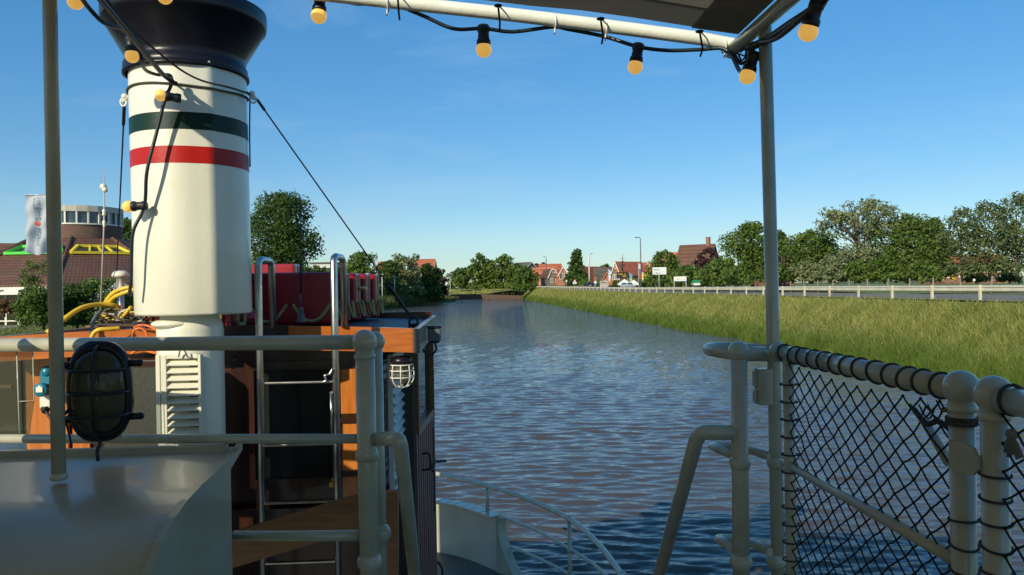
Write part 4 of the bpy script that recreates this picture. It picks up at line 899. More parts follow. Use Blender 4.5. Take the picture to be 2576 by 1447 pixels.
def water_mesh():
    r_ = np.random.default_rng(21)
    yr = [8.0]
    while yr[-1] < 95: yr.append(yr[-1] * 1.0036)
    ys_ = np.array([-400., -60., 0.] + yr + [120., 180., 300., 900.]); tx = np.linspace(-.42, .92, 620)
    xs_ = np.maximum(np.clip(ys_, None, 95), 8.0)[:, None] * tx[None, :]
    X = np.concatenate([np.full((len(ys_), 1), -900.), xs_, np.full((len(ys_), 1), 700.)], 1); Y = np.repeat(ys_[:, None], X.shape[1], 1)
    Z = np.zeros_like(X); g = np.zeros_like(X)
    for i in range(84):
        lam = .15 * (5.2 ** (r_.random() ** 1.25)); th = r_.normal(math.pi / 2 - .10, .30); k = 2 * np.pi / lam; amp = .0040 * lam ** .8 * r_.uniform(.6, 1.3)
        ph = k * (X * math.cos(th) + Y * math.sin(th)) + r_.uniform(0, 6.28); fade = np.clip((lam / (np.maximum(Y, 8) * .0036 * 2.4) - 1) * .8, 0, 1)
        Z += amp * fade * (np.sin(ph) + .28 * np.cos(2 * ph))
    gust = .85 + .30 * np.sin(X * .23 + Y * .11 + 1) * np.sin(Y * .17 - X * .05)
    Z *= gust; Z[:3] = 0; Z[-4:] = 0; Z[:, :2] = 0; Z[:, -2:] = 0
    nr_, nc_ = X.shape; V = np.stack([X, Y, Z], 2).reshape(-1, 3); i0 = (np.arange(nr_ - 1)[:, None] * nc_ + np.arange(nc_ - 1)[None, :]).ravel()
    F = np.stack([i0, i0 + 1, i0 + nc_ + 1, i0 + nc_], 1).astype(np.int32)
    me = bpy.data.meshes.new('water'); me.vertices.add(len(V)); me.vertices.foreach_set('co', V.ravel()); me.loops.add(F.size); me.loops.foreach_set('vertex_index', F.ravel())
    me.polygons.add(len(F)); me.polygons.foreach_set('loop_start', np.arange(len(F), dtype=np.int32) * 4); me.polygons.foreach_set('use_smooth', np.ones(len(F), bool)); me.update(calc_edges=True)
    me.materials.append(watermat()); o = bpy.data.objects.new('water', me); COL.objects.link(o); tag(o, kind='structure')
water_mesh()

def interp(P, y): return float(np.interp(y, [p[0] for p in P], [p[1] for p in P]))
REDGE = [(-60, 27)] + sorted([(PZ(u, v, 0).y, PZ(u, v, 0).x) for u, v in ((2576, 968), (2250, 918), (1950, 866), (1700, 825), (1530, 792), (1420, 771), (1345, 757))])
REDGE = [(-60, REDGE[1][1] + 4)] + REDGE[1:]
YQ = PZ(1250, 752, 0).y          # far quay
GY0 = 39.6
def guard(k): return CF(.591 * GY0 - k * .281, GY0 + k * 3.99)
GL = [(guard(k).y, guard(k).x) for k in (-30, 0, 10, 20, 30, 40, 50, 62)]
def gx(y): return interp(GL, y)
def rx(y): return interp(REDGE, y) + .28 * math.sin(y * .9) + .22 * math.sin(y * 2.3 + 1) + .3 * math.sin(y * .31 + 2)
ROADZ = E - 1.05
def rgz(y):     # road level rises a little towards the village
    return ROADZ + .55 * min(1, max(0, (y - 110) / 130))
rnd = random.Random(1)
bm_v, bm_f = [], []
ys = list(np.arange(-60, 120, 3.0)) + list(np.arange(120, YQ + 3, 6.0)) + [YQ + 3]
ts = [0, .06, .2, .4, .6, .8, .95, 1.0]
rows = []
for y in ys:
    x0, x1 = rx(y), gx(y) - .8
    if x1 < x0 + 3: x1 = x0 + 3
    row = []
    for t in ts:
        z = -.5 + (rgz(y) - .12 + .5) * (t ** .75) if t < 1 else rgz(y) - .1
        row.append((x0 - .3 + (x1 - x0 + .3) * t, y, z + (rnd.uniform(-.12, .12) if .1 < t < .9 else 0)))
    for q in ((.7, .08), (1.7, 0)): row.append((x1 + q[0], y, rgz(y) - .05 + q[1] * 0))
    row += [(x1 + 3, y, rgz(y) - .06), (x1 + 22, y, rgz(y) - .02), (x1 + 80, y, rgz(y)), (x1 + 1600, y, rgz(y))]
    rows.append(row)
nn = len(rows[0])
vs = [p for r in rows for p in r]
fs = [(j * nn + i, j * nn + i + 1, (j + 1) * nn + i + 1, (j + 1) * nn + i) for j in range(len(rows) - 1) for i in range(nn - 1)]
GRASSM = mat('bank_grass_ground', (.11, .13, .030), .9, var=.3, scale=.5, col2=(.24, .22, .08), bump=.8, bscale=8)
tag(MB().add(vs, fs, True).build('right_bank', GRASSM), kind='structure')
FIELD = mat('meadow', (.12, .17, .025), .9, var=.2, scale=.2, col2=(.19, .23, .04), bump=.8, bscale=6)
LAWN = mat('lawn_grass', (.10, .13, .022), .9, var=.2, scale=.6, col2=(.17, .19, .035), bump=1, bscale=14)
# far bank behind the quay, rising to the village
rows = []
for y, z in ((YQ + .15, 1.75), (YQ + 4, 1.8), (YQ + 12, 2.6), (YQ + 25, 3.3), (YQ + 60, 3.6), (YQ + 500, 3.8), (YQ + 2500, 3.8)):
    rows.append([(x, y, z + (.0 if x < 5 else min(1, (x - 5) / 14) * max(0, rgz(YQ) - .05 - z))) for x in (-1600, -300, -60, -28, -14, 0, 5, 9, 14, 19, 40, 1600)])
nn = len(rows[0]); tag(MB().add([p for r in rows for p in r], [(j * nn + i, j * nn + i + 1, (j + 1) * nn + i + 1, (j + 1) * nn + i) for j in range(len(rows) - 1) for i in range(nn - 1)], True).build('far_bank', LAWN), kind='structure')
qa, qb = PZ(1110, 752, 0), PZ(1345, 757, 0)
qw = thing('quay_wall', (0, YQ, 0), 'brown sheet pile quay wall at the far bend of the canal', 'quay wall')
mb = MB(); x = -26.0
while x < 21.5:
    mb.box((x + .3, YQ + (.0 if int(x * 2) % 2 else .08), (.72 if x < 3 else .72 - (x - 3) * .05)), (.6, .22, 2.2)); x += .6
mb.build('piling', mat('rusty_sheet_pile', (.10, .06, .035), .8, var=.3, scale=1.5, col2=(.16, .10, .06)), qw)
mb = MB(); mb.box((-12, YQ - .02, 1.84), (29, .5, .12)); mb.build('capping', mat('quay_cap', (.22, .19, .14), .8), qw)
# left bank
LEDGE = [(-60, -24), (10, -25), (50, -26), (100, -23), (PZ(957, 779, 0).y, PZ(957, 779, 0).x), (PZ(1045, 769, 0).y, PZ(1045, 769, 0).x), (PZ(1150, 758, 0).y, PZ(1150, 758, 0).x), (PZ(1150, 758, 0).y + 12, PZ(1150, 758, 0).x - 6), (PZ(1150, 758, 0).y + 25, -30), (YQ + 30, -60)]
LZ = 1.62
rows = []
for y in list(np.arange(-60, 240, 4.0)) + list(np.arange(240, YQ + 12, 3.0)):
    x0 = interp(LEDGE, y); rows.append([(x0 + dx, y, z) for dx, z in ((.4, -.5), (-.1, .25), (-1.2, .7), (-2.5, 1.2), (-4, LZ - .1), (-9, LZ), (-40, LZ), (-1600, LZ + .3))])
nn = len(rows[0]); tag(MB().add([p for r in rows for p in r], [(j * nn + i, j * nn + i + 1, (j + 1) * nn + i + 1, (j + 1) * nn + i) for j in range(len(rows) - 1) for i in range(nn - 1)], True).build('left_bank', LAWN), kind='structure')
PATHM = mat('path_paving', (.30, .27, .21), .85, var=.12, scale=2)
def strip(name, line, w, dz, m, kind='structure'):
    vs = []
    for i, p in enumerate(line):
        p = Vector(p); t = Vector(line[min(i + 1, len(line) - 1)]) - Vector(line[max(i - 1, 0)]); t.z = 0; t.normalize(); nr = Vector((t.y, -t.x, 0)) * (w / 2)
        vs += [p - nr + Vector((0, 0, dz)), p + nr + Vector((0, 0, dz))]
    o = MB().add(vs, [(2 * i, 2 * i + 1, 2 * i + 3, 2 * i + 2) for i in range(len(line) - 1)]).build(name, m); return tag(o, kind=kind)
strip('footpath', [(interp(LEDGE, y) - 7.5 if y > 100 else -36, y, LZ) for y in range(20, 250, 10)], 2.6, .012, PATHM)
ASPH = mat('asphalt', (.19, .172, .14), .85, var=.15, scale=3)
ROADC = [(gx(y) + 5.4, y, rgz(y)) for y in list(range(-40, 240, 8))]
strip('road', ROADC, 7.0, .03, ASPH)
strip('road_verge', [(gx(y) + .6, y, rgz(y)) for y in list(range(-40, 240, 8))], 2.4, .02, mat('verge_gravel', (.26, .23, .16), .9, var=.25, scale=3, bump=.6, bscale=14))
strip('road_marking', [(gx(y) + 5.4, y, rgz(y)) for y in range(-40, 240, 8)], .12, .036, mat('road_paint', (.7, .7, .66), .6))
strip('road_edge_line', [(gx(y) + 2.2, y, rgz(y)) for y in range(-40, 240, 8)], .15, .036, bpy.data.materials['road_paint'])
# side road climbing towards the village on the left of the guard rail's far end
va = [CF(PX_, Y_, z_) for PX_, Y_, z_ in ((24, 205, E - .42), (20, 235, E - .35), (17.5, 262, E - .05), (15.5, 290, E + .12), (14, 320, E + .1))]
strip('village_road', va, 6, .5, ASPH)
emb = MB(); vs = []
for p in va:
    t = Vector((1, 0, 0)); vs += [p + Vector((-7, 0, -1.2)), p + Vector((-3.6, 0, .47)), p + Vector((3.6, 0, .47)), p + Vector((9, 0, -.6))]
emb.add(vs, [(4 * i + k, 4 * i + k + 1, 4 * i + k + 5, 4 * i + k + 4) for i in range(len(va) - 1) for k in range(3)], True); tag(emb.build('embankment', GRASSM), kind='structure')

# ------------------------------------------------------------------ grass on the banks (numpy blades)
def blades(name, pts, hs, ws, m, seed, lean=.5):
    """each blade is one bent strip of two faces"""
    r_ = np.random.default_rng(seed); n = len(pts); P = np.asarray(pts, float); a = r_.uniform(0, 2 * np.pi, n); la = r_.uniform(0, 2 * np.pi, n); ln = r_.uniform(.1, lean, n) * hs
    dx, dy = np.cos(a) * ws / 2, np.sin(a) * ws / 2; V = np.zeros((n, 5, 3))
    V[:, 0] = P + np.stack([-dx, -dy, 0 * dx], 1); V[:, 1] = P + np.stack([dx, dy, 0 * dx], 1)
    mid = P + np.stack([np.cos(la) * ln * .35, np.sin(la) * ln * .35, hs * .6], 1)
    V[:, 2] = mid + np.stack([dx * .75, dy * .75, 0 * dx], 1); V[:, 3] = mid - np.stack([dx * .75, dy * .75, 0 * dx], 1)
    V[:, 4] = P + np.stack([np.cos(la) * ln, np.sin(la) * ln, hs], 1)
    idx = np.arange(n)[:, None] * 5
    loops = np.concatenate([idx + np.array([0, 1, 2, 3]), idx + np.array([3, 2, 4])], 1).ravel()
    me = bpy.data.meshes.new(name); me.vertices.add(n * 5); me.vertices.foreach_set('co', V.ravel()); me.loops.add(n * 7); me.loops.foreach_set('vertex_index', loops.astype(np.int32))
    me.polygons.add(n * 2); st = np.empty((n, 2), np.int32); st[:, 0] = np.arange(n) * 7; st[:, 1] = st[:, 0] + 4; me.polygons.foreach_set('loop_start', st.ravel())
    me.update(calc_edges=True); me.validate(); me.materials.append(m); o = bpy.data.objects.new(name, me); COL.objects.link(o); return o
G_DRY = leafmat('meadow_grass', (.14, .195, .028), (.58, .54, .18), .35); G_GRN = leafmat('reed_green', (.060, .13, .018), (.20, .28, .045), .35)
rg = np.random.default_rng(7)
def bank_pts(n, tmin, tmax, ymin, ymax, power=2.0, reed=False):
    y = ymin + (ymax - ymin) * rg.random(n) ** power; t = np.clip(np.abs(rg.normal(0, .13, n)) - .02, -.02, .7) if reed else rg.uniform(tmin, tmax, n); P = np.zeros((n, 3))
    for i in range(n):
        x0, x1 = rx(y[i]), max(gx(y[i]) - .8, rx(y[i]) + 3); tt = t[i]; P[i] = (x0 - .3 + (x1 - x0 + .3) * tt, y[i], -.5 + (rgz(y[i]) - .12 + .5) * max(tt, .001) ** .75 - .05)
    return P
def sc_by_y(P, k=1.0): return np.clip(np.hypot(P[:, 0], P[:, 1]) / 34.0, .8, 5.0) * k
P = bank_pts(150000, .08, .97, 17, 286, 2.2); f = sc_by_y(P)
o = blades('tall_grass', P, rg.uniform(.20, .5, len(P)) * np.minimum(f, 1.7) ** .4, .0135 * f, G_DRY, 1, 1.1); tag(o, 'tall yellowish grass covering the canal bank', 'grass', kind='stuff')
P = bank_pts(76000, 0, 1, 17, 286, 2.2, True); f = sc_by_y(P)
o = blades('reeds', P, rg.uniform(.35, .85, len(P)) * np.minimum(f, 2) ** .2, .016 * f, G_GRN, 2, .6); tag(o, 'green reeds along the water edge of the grassy bank', 'reeds', kind='stuff')
P = bank_pts(42000, .2, .97, 17, 200, 1.9); f = sc_by_y(P)
o = blades('green_grass', P, rg.uniform(.2, .45, len(P)), .015 * f, G_GRN, 3, .9); tag(o, 'green grass mixed into the dry grass of the bank', 'grass', kind='stuff')
# left reeds
n = 6000; y = rg.uniform(148, 205, n); P = np.stack([np.array([interp(LEDGE, q) for q in y]) - rg.uniform(-.6, 5.5, n), y, np.full(n, .1)], 1)
o = blades('reeds', P, rg.uniform(1.6, 3.1, n), np.full(n, .14), leafmat('pale_reed', (.06, .10, .025), (.17, .19, .06), .3), 5, .35); tag(o, 'reed bed by the left bank behind the wheelhouse roof', 'reeds', kind='stuff')
n = 9000; y = rg.uniform(200, PZ(1150, 758, 0).y + 10, n); P = np.stack([np.array([interp(LEDGE, q) for q in y]) - rg.uniform(-.3, 6, n), y, np.full(n, .5)], 1)
o = blades('bank_grass', P, rg.uniform(.5, 1.3, n), np.full(n, .2), leafmat('bank_green', (.05, .08, .02), (.15, .15, .05), .3), 6, .7); tag(o, 'rough grass on the low left bank beyond the reeds', 'grass', kind='stuff')
n = 16000; y = rg.uniform(36, 75, n); P = np.stack([rg.uniform(-60, -24, n), y, np.full(n, LZ - .02)], 1)
o = blades('lawn_blades', P, rg.uniform(.05, .16, n), np.full(n, .05), leafmat('lawn_blade', (.09, .13, .02), (.20, .22, .05), .3), 8, .9); tag(o, 'mown lawn on the left bank in front of the pavilion', 'lawn', kind='stuff')
n = 5000; y = YQ + rg.uniform(1, 26, n); P = np.stack([rg.uniform(-22, 16, n), y, 1.75 + np.clip((y - YQ - 4) / 20, 0, 1) * 1.4], 1)
o = blades('slope_grass', P, rg.uniform(.3, .8, n), np.full(n, .3), G_DRY, 9, .9); tag(o, 'sunlit grass slope behind the far quay', 'grass', kind='stuff')

# ------------------------------------------------------------------ trees and bushes
LM = {'dark': leafmat('leaf_dark', (0.026, 0.066, 0.014), (0.125, 0.198, 0.041), .38), 'mid': leafmat('leaf_mid', (0.044, 0.102, 0.018), (0.198, 0.278, 0.053), .38), 'olive': leafmat('leaf_olive', (0.051, 0.102, 0.018), (0.193, 0.271, 0.059), .38),
      'grey': leafmat('leaf_grey', (0.109, 0.146, 0.059), (0.366, 0.395, 0.191), .38), 'purple': leafmat('leaf_purple', (0.036, 0.019, 0.022), (0.125, 0.055, 0.059), .38), 'yellow': leafmat('leaf_yellow', (0.191, 0.234, 0.018), (0.600, 0.586, 0.044), .38),
      'poplar': leafmat('leaf_poplar', (0.059, 0.106, 0.038), (0.220, 0.264, 0.106), .38), 'rust': leafmat('leaf_rust', (0.088, 0.059, 0.022), (0.293, 0.161, 0.066), .38)}
BARK = mat('bark', (.075, .062, .045), .9, var=.3, scale=4, bump=.8, bscale=12)
def leaf_mesh(name, lobes, n, leaf, seed, flat=.0):
    r_ = np.random.default_rng(seed); L_ = np.array(lobes, float); wgt = L_[:, 3] ** 2; wgt /= wgt.sum(); k = r_.choice(len(L_), n, p=wgt)
    d = r_.normal(size=(n, 3)); d /= np.linalg.norm(d, axis=1)[:, None]; rad = L_[k, 3] * (r_.random(n) ** .42) * r_.uniform(.75, 1.18, n)
    sq = np.array([1, 1, .78]); C = L_[k, :3] + d * rad[:, None] * sq
    nr = d * .7 + r_.normal(size=(n, 3)) * .75 + np.array([0, 0, .35]); nr /= np.linalg.norm(nr, axis=1)[:, None]
    t = np.cross(nr, r_.normal(size=(n, 3))); t /= np.linalg.norm(t, axis=1)[:, None]; b = np.cross(nr, t); s = (leaf * r_.uniform(.55, 1.35, n))[:, None]
    V = np.stack([C - t * s * .6, C + b * s * .34 - t * s * .1, C + t * s * .6, C - b * s * .34 + t * s * .1], 1)
    me = bpy.data.meshes.new(name); me.vertices.add(n * 4); me.vertices.foreach_set('co', V.ravel()); me.loops.add(n * 4); me.loops.foreach_set('vertex_index', np.arange(n * 4, dtype=np.int32))
    me.polygons.add(n); me.polygons.foreach_set('loop_start', np.arange(n, dtype=np.int32) * 4); me.update(calc_edges=True); return me
def crown_lobes(H, W, z0, shape, seed, nl):
    r_ = random.Random(seed); out = []; hc = H - z0; nl = int(nl * 1.5)
    for i in range(nl):
        t = (i + .5) / nl; z = z0 + hc * (.08 + .86 * t); a = i * 2.399 + r_.uniform(-.4, .4)
        prof = {'round': math.sqrt(max(.02, 1 - (2 * t - .95) ** 2)), 'tall': .35 + .65 * math.sin(math.pi * min(1, t * .95 + .08)) ** .8, 'wide': .55 + .45 * math.sin(math.pi * t), 'cone': 1.05 - .85 * t, 'vase': .35 + .75 * t if t < .8 else .8}[shape]
        rr = W / 2 * prof * math.sqrt(r_.uniform(.05, 1)) * .80; lr = W * r_.uniform(.10, .21) * (.6 + .4 * prof)
        out.append((rr * math.cos(a), rr * math.sin(a), min(z, H - lr * .6), lr))
    
    if z0 < H * .16:
        for i in range(9): a = i * .7; out.append((W * .36 * math.cos(a), W * .36 * math.sin(a), H * .10 + W * .05 * (i % 3), W * .15))
    out.append((r_.uniform(-.1, .1) * W, 0, H - W * .13, W * .15)); out.append((r_.uniform(-.2, .2) * W, 0, z0 + hc * .45, W * .27)); return out
_seed = [100]
def tree(u, vt, vb, wpx, Y, kind, label, shape='round', trunk=.22, dens=1.0, group=None, name='tree', zb=None, leafk=1.0, lobes=None, nl=22, cat='tree'):
    """crown top / base rows and crown width in photograph pixels, standing Y metres away"""
    _seed[0] += 1; sd = _seed[0]; base = PD(u, vb, Y)
    if zb is not None: base.z = zb
    H = PD(u, vt, Y).z - base.z; W = px(wpx, Y) * 1.14; dens = dens * 1.25; t = thing(name, base, label, cat, group)
    lb = lobes(H, W) if lobes else crown_lobes(H, W, H * trunk, shape, sd, nl)
    leaf = max(px(6.6, Y), .09) * leafk; n = int(min(20000, max(700, 4.2 * dens * (W * (H * (1 - trunk * .7))) / (leaf * leaf * .42))))
    me = leaf_mesh('crown', lb, n, leaf, sd); me.materials.append(LM[kind]); o = bpy.data.objects.new('crown' if trunk > 0 else 'foliage', me); COL.objects.link(o); o.parent = t
    mb = MB(); r_ = random.Random(sd); tr = max(.09, W * .028); hh = H * (.72 if trunk > 0 else .5)
    mb.tube([(0, 0, -.3), (r_.uniform(-.1, .1), 0, H * .18), (r_.uniform(-.2, .2), r_.uniform(-.2, .2), hh)], [tr, tr * .8, tr * .25], 8)
    for l in lb[::max(1, len(lb) // 8)]:
        z = min(hh * .85, max(H * trunk * .8, l[2] * .6)); mb.tube([(0, 0, z), (l[0] * .5, l[1] * .5, (z + l[2]) / 2 + .1), (l[0], l[1], l[2])], [tr * .45, tr * .3, tr * .08], 5)
    mb.build('trunk' if trunk > 0 else 'stems', BARK, t, local=True); return t
G1 = 'trees behind the field on the right'
# right-hand side, behind the road
tree(1893, 556, 716, 150, 92, 'mid', 'dense bushy green tree just left of the canopy post', 'round', .06, 1.2, G1)
tree(1958, 578, 712, 75, 130, 'dark', 'dark tree partly hidden behind the canopy post', 'round', .2, 1.1, G1)
tree(2042, 578, 708, 150, 98, 'mid', 'round compact green tree right of the canopy post', 'round', .1, 1.4, G1, nl=26)
def big_lobes(H, W):
    r_ = random.Random(4); out = []
    for i in range(30):
        a = r_.uniform(0, 6.28); rr = W * .40 * math.sqrt(r_.random()); out.append((rr * math.cos(a) * .92 - W * .02, rr * math.sin(a), H * (.60 + .30 * r_.random() ** .8 * (1 - .75 * rr / (W * .4)) + .06 * math.cos(a)), W * r_.uniform(.06, .12)))
    for i in range(5): out.append((W * (-.34 + .05 * i), 0, H * (.72 - .012 * i), W * .10))
    for i in range(12): out.append((W * r_.uniform(-.18, .22), r_.uniform(-2, 2), H * r_.uniform(.2, .6), W * r_.uniform(.12, .18)))
    return out
tree(2160, 470, 706, 195, 90, 'grey', 'tallest tree, pale grey-green with wide spreading top', 'wide', .3, .50, G1, lobes=big_lobes)
tree(2282, 536, 706, 170, 88, 'olive', 'broad olive tree right of the tallest one', 'round', .06, 1.3, G1, nl=28)
tree(2352, 545, 704, 100, 94, 'olive', 'olive tree with dark gaps beside the poplars', 'tall', .08, 1.1, G1)
tree(2420, 518, 702, 115, 84, 'poplar', 'thin poplar, first of the three at the picture edge', 'tall', .12, .52, G1)
tree(2490, 503, 700, 125, 82, 'poplar', 'thin poplar, middle one of the three at the picture edge', 'tall', .13, .52, G1)
tree(2560, 482, 699, 140, 80, 'poplar', 'tall poplar cut by the picture edge', 'tall', .12, .56, G1)
for u, vt, w_, Y, kd, lb in ((2085, 640, 75, 86, 'grey', 'pale shrub below the tallest tree'), (2150, 655, 80, 86, 'olive', 'low olive bush under the tallest tree'), (2225, 640, 85, 84, 'mid', 'green bush between the tallest tree and the broad olive tree'), (2320, 655, 90, 84, 'mid', 'leafy bush left of the yellow slide'),
        (2020, 658, 75, 92, 'grey', 'pale shrub in front of the round tree'), (1965, 668, 60, 92, 'olive', 'hedge bush beside the brown roof'), (2455, 688, 50, 88, 'mid', 'small bush beneath the poplars'), (2540, 686, 56, 88, 'dark', 'dark bush beneath the last poplar')):
    tree(u, vt, 707, w_, Y, kd, lb, 'round', 0, 1.3, 'bushes along the field', 'bush', nl=12, cat='bush')
def hedge(pts, h, wd, kind, label, seed, leaf):
    c = Vector(pts[len(pts) // 2]); t = thing('hedge', c, label, 'hedge'); r_ = random.Random(seed); lb = []
    for a, q in zip(pts[:-1], pts[1:]):
        a, q = Vector(a), Vector(q); m_ = max(2, int((q - a).length / (wd * .55)))
        for i in range(m_): p = a + (q - a) * (i / m_) - c; hh = h * r_.uniform(.65, 1.15); lb += [(p.x + r_.uniform(-.3, .3) * wd, p.y + r_.uniform(-.3, .3) * wd, p.z + hh * .3, hh * .42), (p.x + r_.uniform(-.3, .3) * wd, p.y, p.z + hh * .68, hh * .36)]
    L_ = sum((Vector(q) - Vector(a)).length for a, q in zip(pts[:-1], pts[1:])); n = int(min(26000, 4.5 * L_ * h / (leaf * leaf * .42)))
    me = leaf_mesh('foliage', lb, n, leaf, seed); me.materials.append(LM[kind]); o = bpy.data.objects.new('foliage', me); COL.objects.link(o); o.parent = t
hedge([PD(1955, 710, 100), PD(2110, 709, 101), PD(2250, 708, 102), PD(2370, 706, 103)], 3.6, 2.6, 'mid', 'overgrown green hedge beneath the trees along the field', 31, .34)
hedge([PD(1690, 719, 122), PD(1780, 718, 120), PD(1900, 716, 112)], 3.4, 2.4, 'mid', 'overgrown roadside hedge left of the canopy post', 32, .38)
hedge([PD(880, 747, 190), PD(980, 746, 200), PD(1110, 744, 225)], 5.5, 4, 'dark', 'dense dark undergrowth hedge along the left bank path', 33, .65)
# behind the village sign row
tree(1672, 628, 718, 92, 142, 'mid', 'leafy tree above the blue direction sign', 'round', .1, 1.2, nl=20)
tree(1785, 620, 716, 62, 118, 'purple', 'purple-leaved tree in front of the brick gable house', 'round', .1, 1.1)
tree(1735, 668, 718, 85, 112, 'olive', 'hedge bush in front of the brick gable house', 'round', 0, 1.3, 'roadside bushes', 'bush', nl=14, cat='bush')
tree(1812, 650, 717, 110, 104, 'mid', 'big roadside bush below the dense bushy tree', 'round', 0, 1.3, 'roadside bushes', 'bush', nl=16, cat='bush')
tree(1690, 692, 719, 70, 135, 'dark', 'dark low bush behind the white banner', 'wide', 0, 1.3, 'roadside bushes', 'bush', nl=10, cat='bush')
tree(1765, 688, 718, 80, 116, 'mid', 'green low bush right of the white banner', 'wide', 0, 1.3, 'roadside bushes', 'bush', nl=10, cat='bush')
tree(1640, 680, 719, 52, 165, 'yellow', 'bright yellow-green bush beside the blue direction sign', 'round', 0, 1.3, 'roadside bushes', 'bush', nl=10, cat='bush')
tree(1640, 706, 720, 60, 160, 'dark', 'dark bush under the yellow-green bush', 'wide', 0, 1.3, 'roadside bushes', 'bush', nl=8, cat='bush')
# village trees
tree(1452, 626, 718, 62, 235, 'dark', 'dark conical tree in the middle of the village', 'cone', .08, 1.3, nl=20)
tree(1525, 664, 715, 42, 262, 'mid', 'small tree behind the orange gable', 'round', .1, 1.2, nl=10)
for u, vt, w_, Y, kd, l in ((1322, 668, 72, 262, 'mid', 'bushy tree at the corner of the bank beside the grey gable house'), (1440, 700, 34, 228, 'dark', 'dark hedge bush left of the warning sign'), (1470, 703, 34, 226, 'mid', 'hedge bush behind the dark car'), (1478, 700, 26, 238, 'yellow', 'yellowish bush under the conical tree'), (1508, 706, 24, 222, 'mid', 'low bush beside the information board'), (1550, 706, 20, 225, 'dark', 'low hedge left of the white parasols')):
    tree(u, vt, 722 if u > 1400 else 733, w_, Y, kd, l, 'round', 0 if u > 1400 else .03, 1.2, 'village bushes', 'bush' if u > 1400 else 'tree', nl=10, cat='bush' if u > 1400 else 'tree')
for u, vt, w_, l in ((1207, 637, 50, 'first tree of the group on the far bank'), (1235, 652, 58, 'broad tree in the far bank group'), (1272, 640, 62, 'tallest broad tree of the far bank group'), (1300, 662, 46, 'tree at the end of the far bank group')):
    tree(u, vt, 734, w_ * 1.2, 318, 'mid', l, 'round', .09, 1.4, 'trees on the far bank', nl=14)
tree(1160, 692, 737, 42, 300, 'mid', 'small round tree with slim trunk on the far lawn', 'round', .3, 1.2, nl=10)
tree(1158, 674, 732, 66, 420, 'dark', 'distant tree behind the far lawn', 'round', .05, 1.2, nl=12); tree(1188, 668, 730, 62, 430, 'dark', 'distant tree left of the white gable', 'round', .05, 1.2, nl=12)
for k, u in enumerate(range(1318, 1420, 17)): tree(u, 660 + (k * 5) % 7, 700, 26, 520, 'dark', 'distant dark tree above the village roofs', 'round', .05, 1.2, 'distant trees above the roofs', nl=7)
# left side
tree(706, 478, 742, 215, 96, 'dark', 'large dark tree directly right of the funnel', 'round', .12, 1.5, nl=34)
tree(322, 545, 745, 80, 100, 'dark', 'dark tree between the tower and the funnel', 'round', .1, 1.3)
tree(912, 632, 742, 105, 170, 'mid', 'round green tree behind the red floats', 'round', .04, 1.3, nl=22)
tree(982, 655, 744, 78, 185, 'dark', 'dark tree right of the round green tree', 'round', .04, 1.3); tree(1026, 640, 744, 84, 195, 'grey', 'pale willow in the left bank wood', 'vase', .05, 1.0, nl=20)
tree(1075, 662, 744, 72, 205, 'dark', 'dark tree beside the willow', 'round', .04, 1.4); tree(1104, 672, 744, 46, 215, 'purple', 'dark copper-leaved tree at the end of the left wood', 'round', .04, 1.3)
tree(800, 668, 745, 80, 120, 'olive', 'olive bush between the big tree and the ladder', 'round', 0, 1.2, 'left bank bushes', 'bush', nl=12, cat='bush'); tree(855, 672, 745, 66, 130, 'dark', 'dark bush behind the ladder hook', 'round', 0, 1.3, 'left bank bushes', 'bush', nl=12, cat='bush')
for u, vt, w_ in ((960, 705, 90), (1020, 708, 84), (1078, 712, 78)): tree(u, vt, 748, w_, 178 + (u - 960) * .3, 'dark', 'dark undergrowth bush ' + {960: 'behind the stay wire', 1020: 'below the willow', 1078: 'below the copper-leaved tree'}[u], 'wide', 0, 1.4, 'left bank bushes', 'bush', nl=10, cat='bush')
tree(110, 720, 818, 118, 52, 'mid', 'clipped green bush behind the thin canopy post', 'wide', 0, 2.4, 'garden bushes', 'bush', nl=26, cat='bush')
tree(195, 716, 816, 120, 54, 'dark', 'large dark bush left of the hoses', 'wide', 0, 2.4, 'garden bushes', 'bush', nl=26, cat='bush')
b_ = tree(268, 700, 818, 130, 55, 'mid', 'bush with white blossoms behind the antenna mast', 'wide', 0, 2.2, 'garden bushes', 'bush', nl=26, cat='bush')
bl_ = leaf_mesh('blossom', [(px(-20, 55) + i * .25, -.9 - .2 * (i % 2), px(116, 55) * (.55 + .32 * i / 8), .45) for i in range(9)], 420, .13, 77); bl_.materials.append(mat('blossom_white', (.75, .75, .62), .7)); bo = bpy.data.objects.new('blossom', bl_); COL.objects.link(bo); bo.parent = b_
tree(12, 752, 788, 46, 64, 'rust', 'low rusty red bush before the pavilion windows', 'round', 0, 1.5, 'garden bushes', 'bush', nl=8, cat='bush')
tree(88, 652, 800, 92, 60, 'olive', 'slender sapling in front of the pavilion roof', 'vase', .35, .13, nl=9, leafk=.9)

# ------------------------------------------------------------------ guard rail, wire fence
gf = thing('crash_barrier', guard(10), 'long white steel crash barrier along the road above the bank', 'crash barrier')
WB = mat('barrier_paint', (.58, .55, .42), .45, var=.12, scale=1.5, dirt=.3)
prof = [(-.02, .0), (-.075, .03), (-.08, .09), (-.03, .125), (-.03, .185), (-.08, .22), (-.075, .28), (-.02, .31)]
mb = MB(); ks = list(range(-8, 60)); vs = []
for k in ks:
    p = guard(k); zt = rgz(p.y) + .44
    for x, z in prof: vs.append((p.x + x, p.y, zt + z))
    for x, z in prof: vs.append((p.x + x + .012, p.y, zt + z))
n = 16; fs = []
for j in range(len(ks) - 1):
    for i in range(7): fs += [(j * n + i, j * n + i + 1, (j + 1) * n + i + 1, (j + 1) * n + i), (j * n + 8 + i, (j + 1) * n + 8 + i, (j + 1) * n + 9 + i, j * n + 9 + i)]
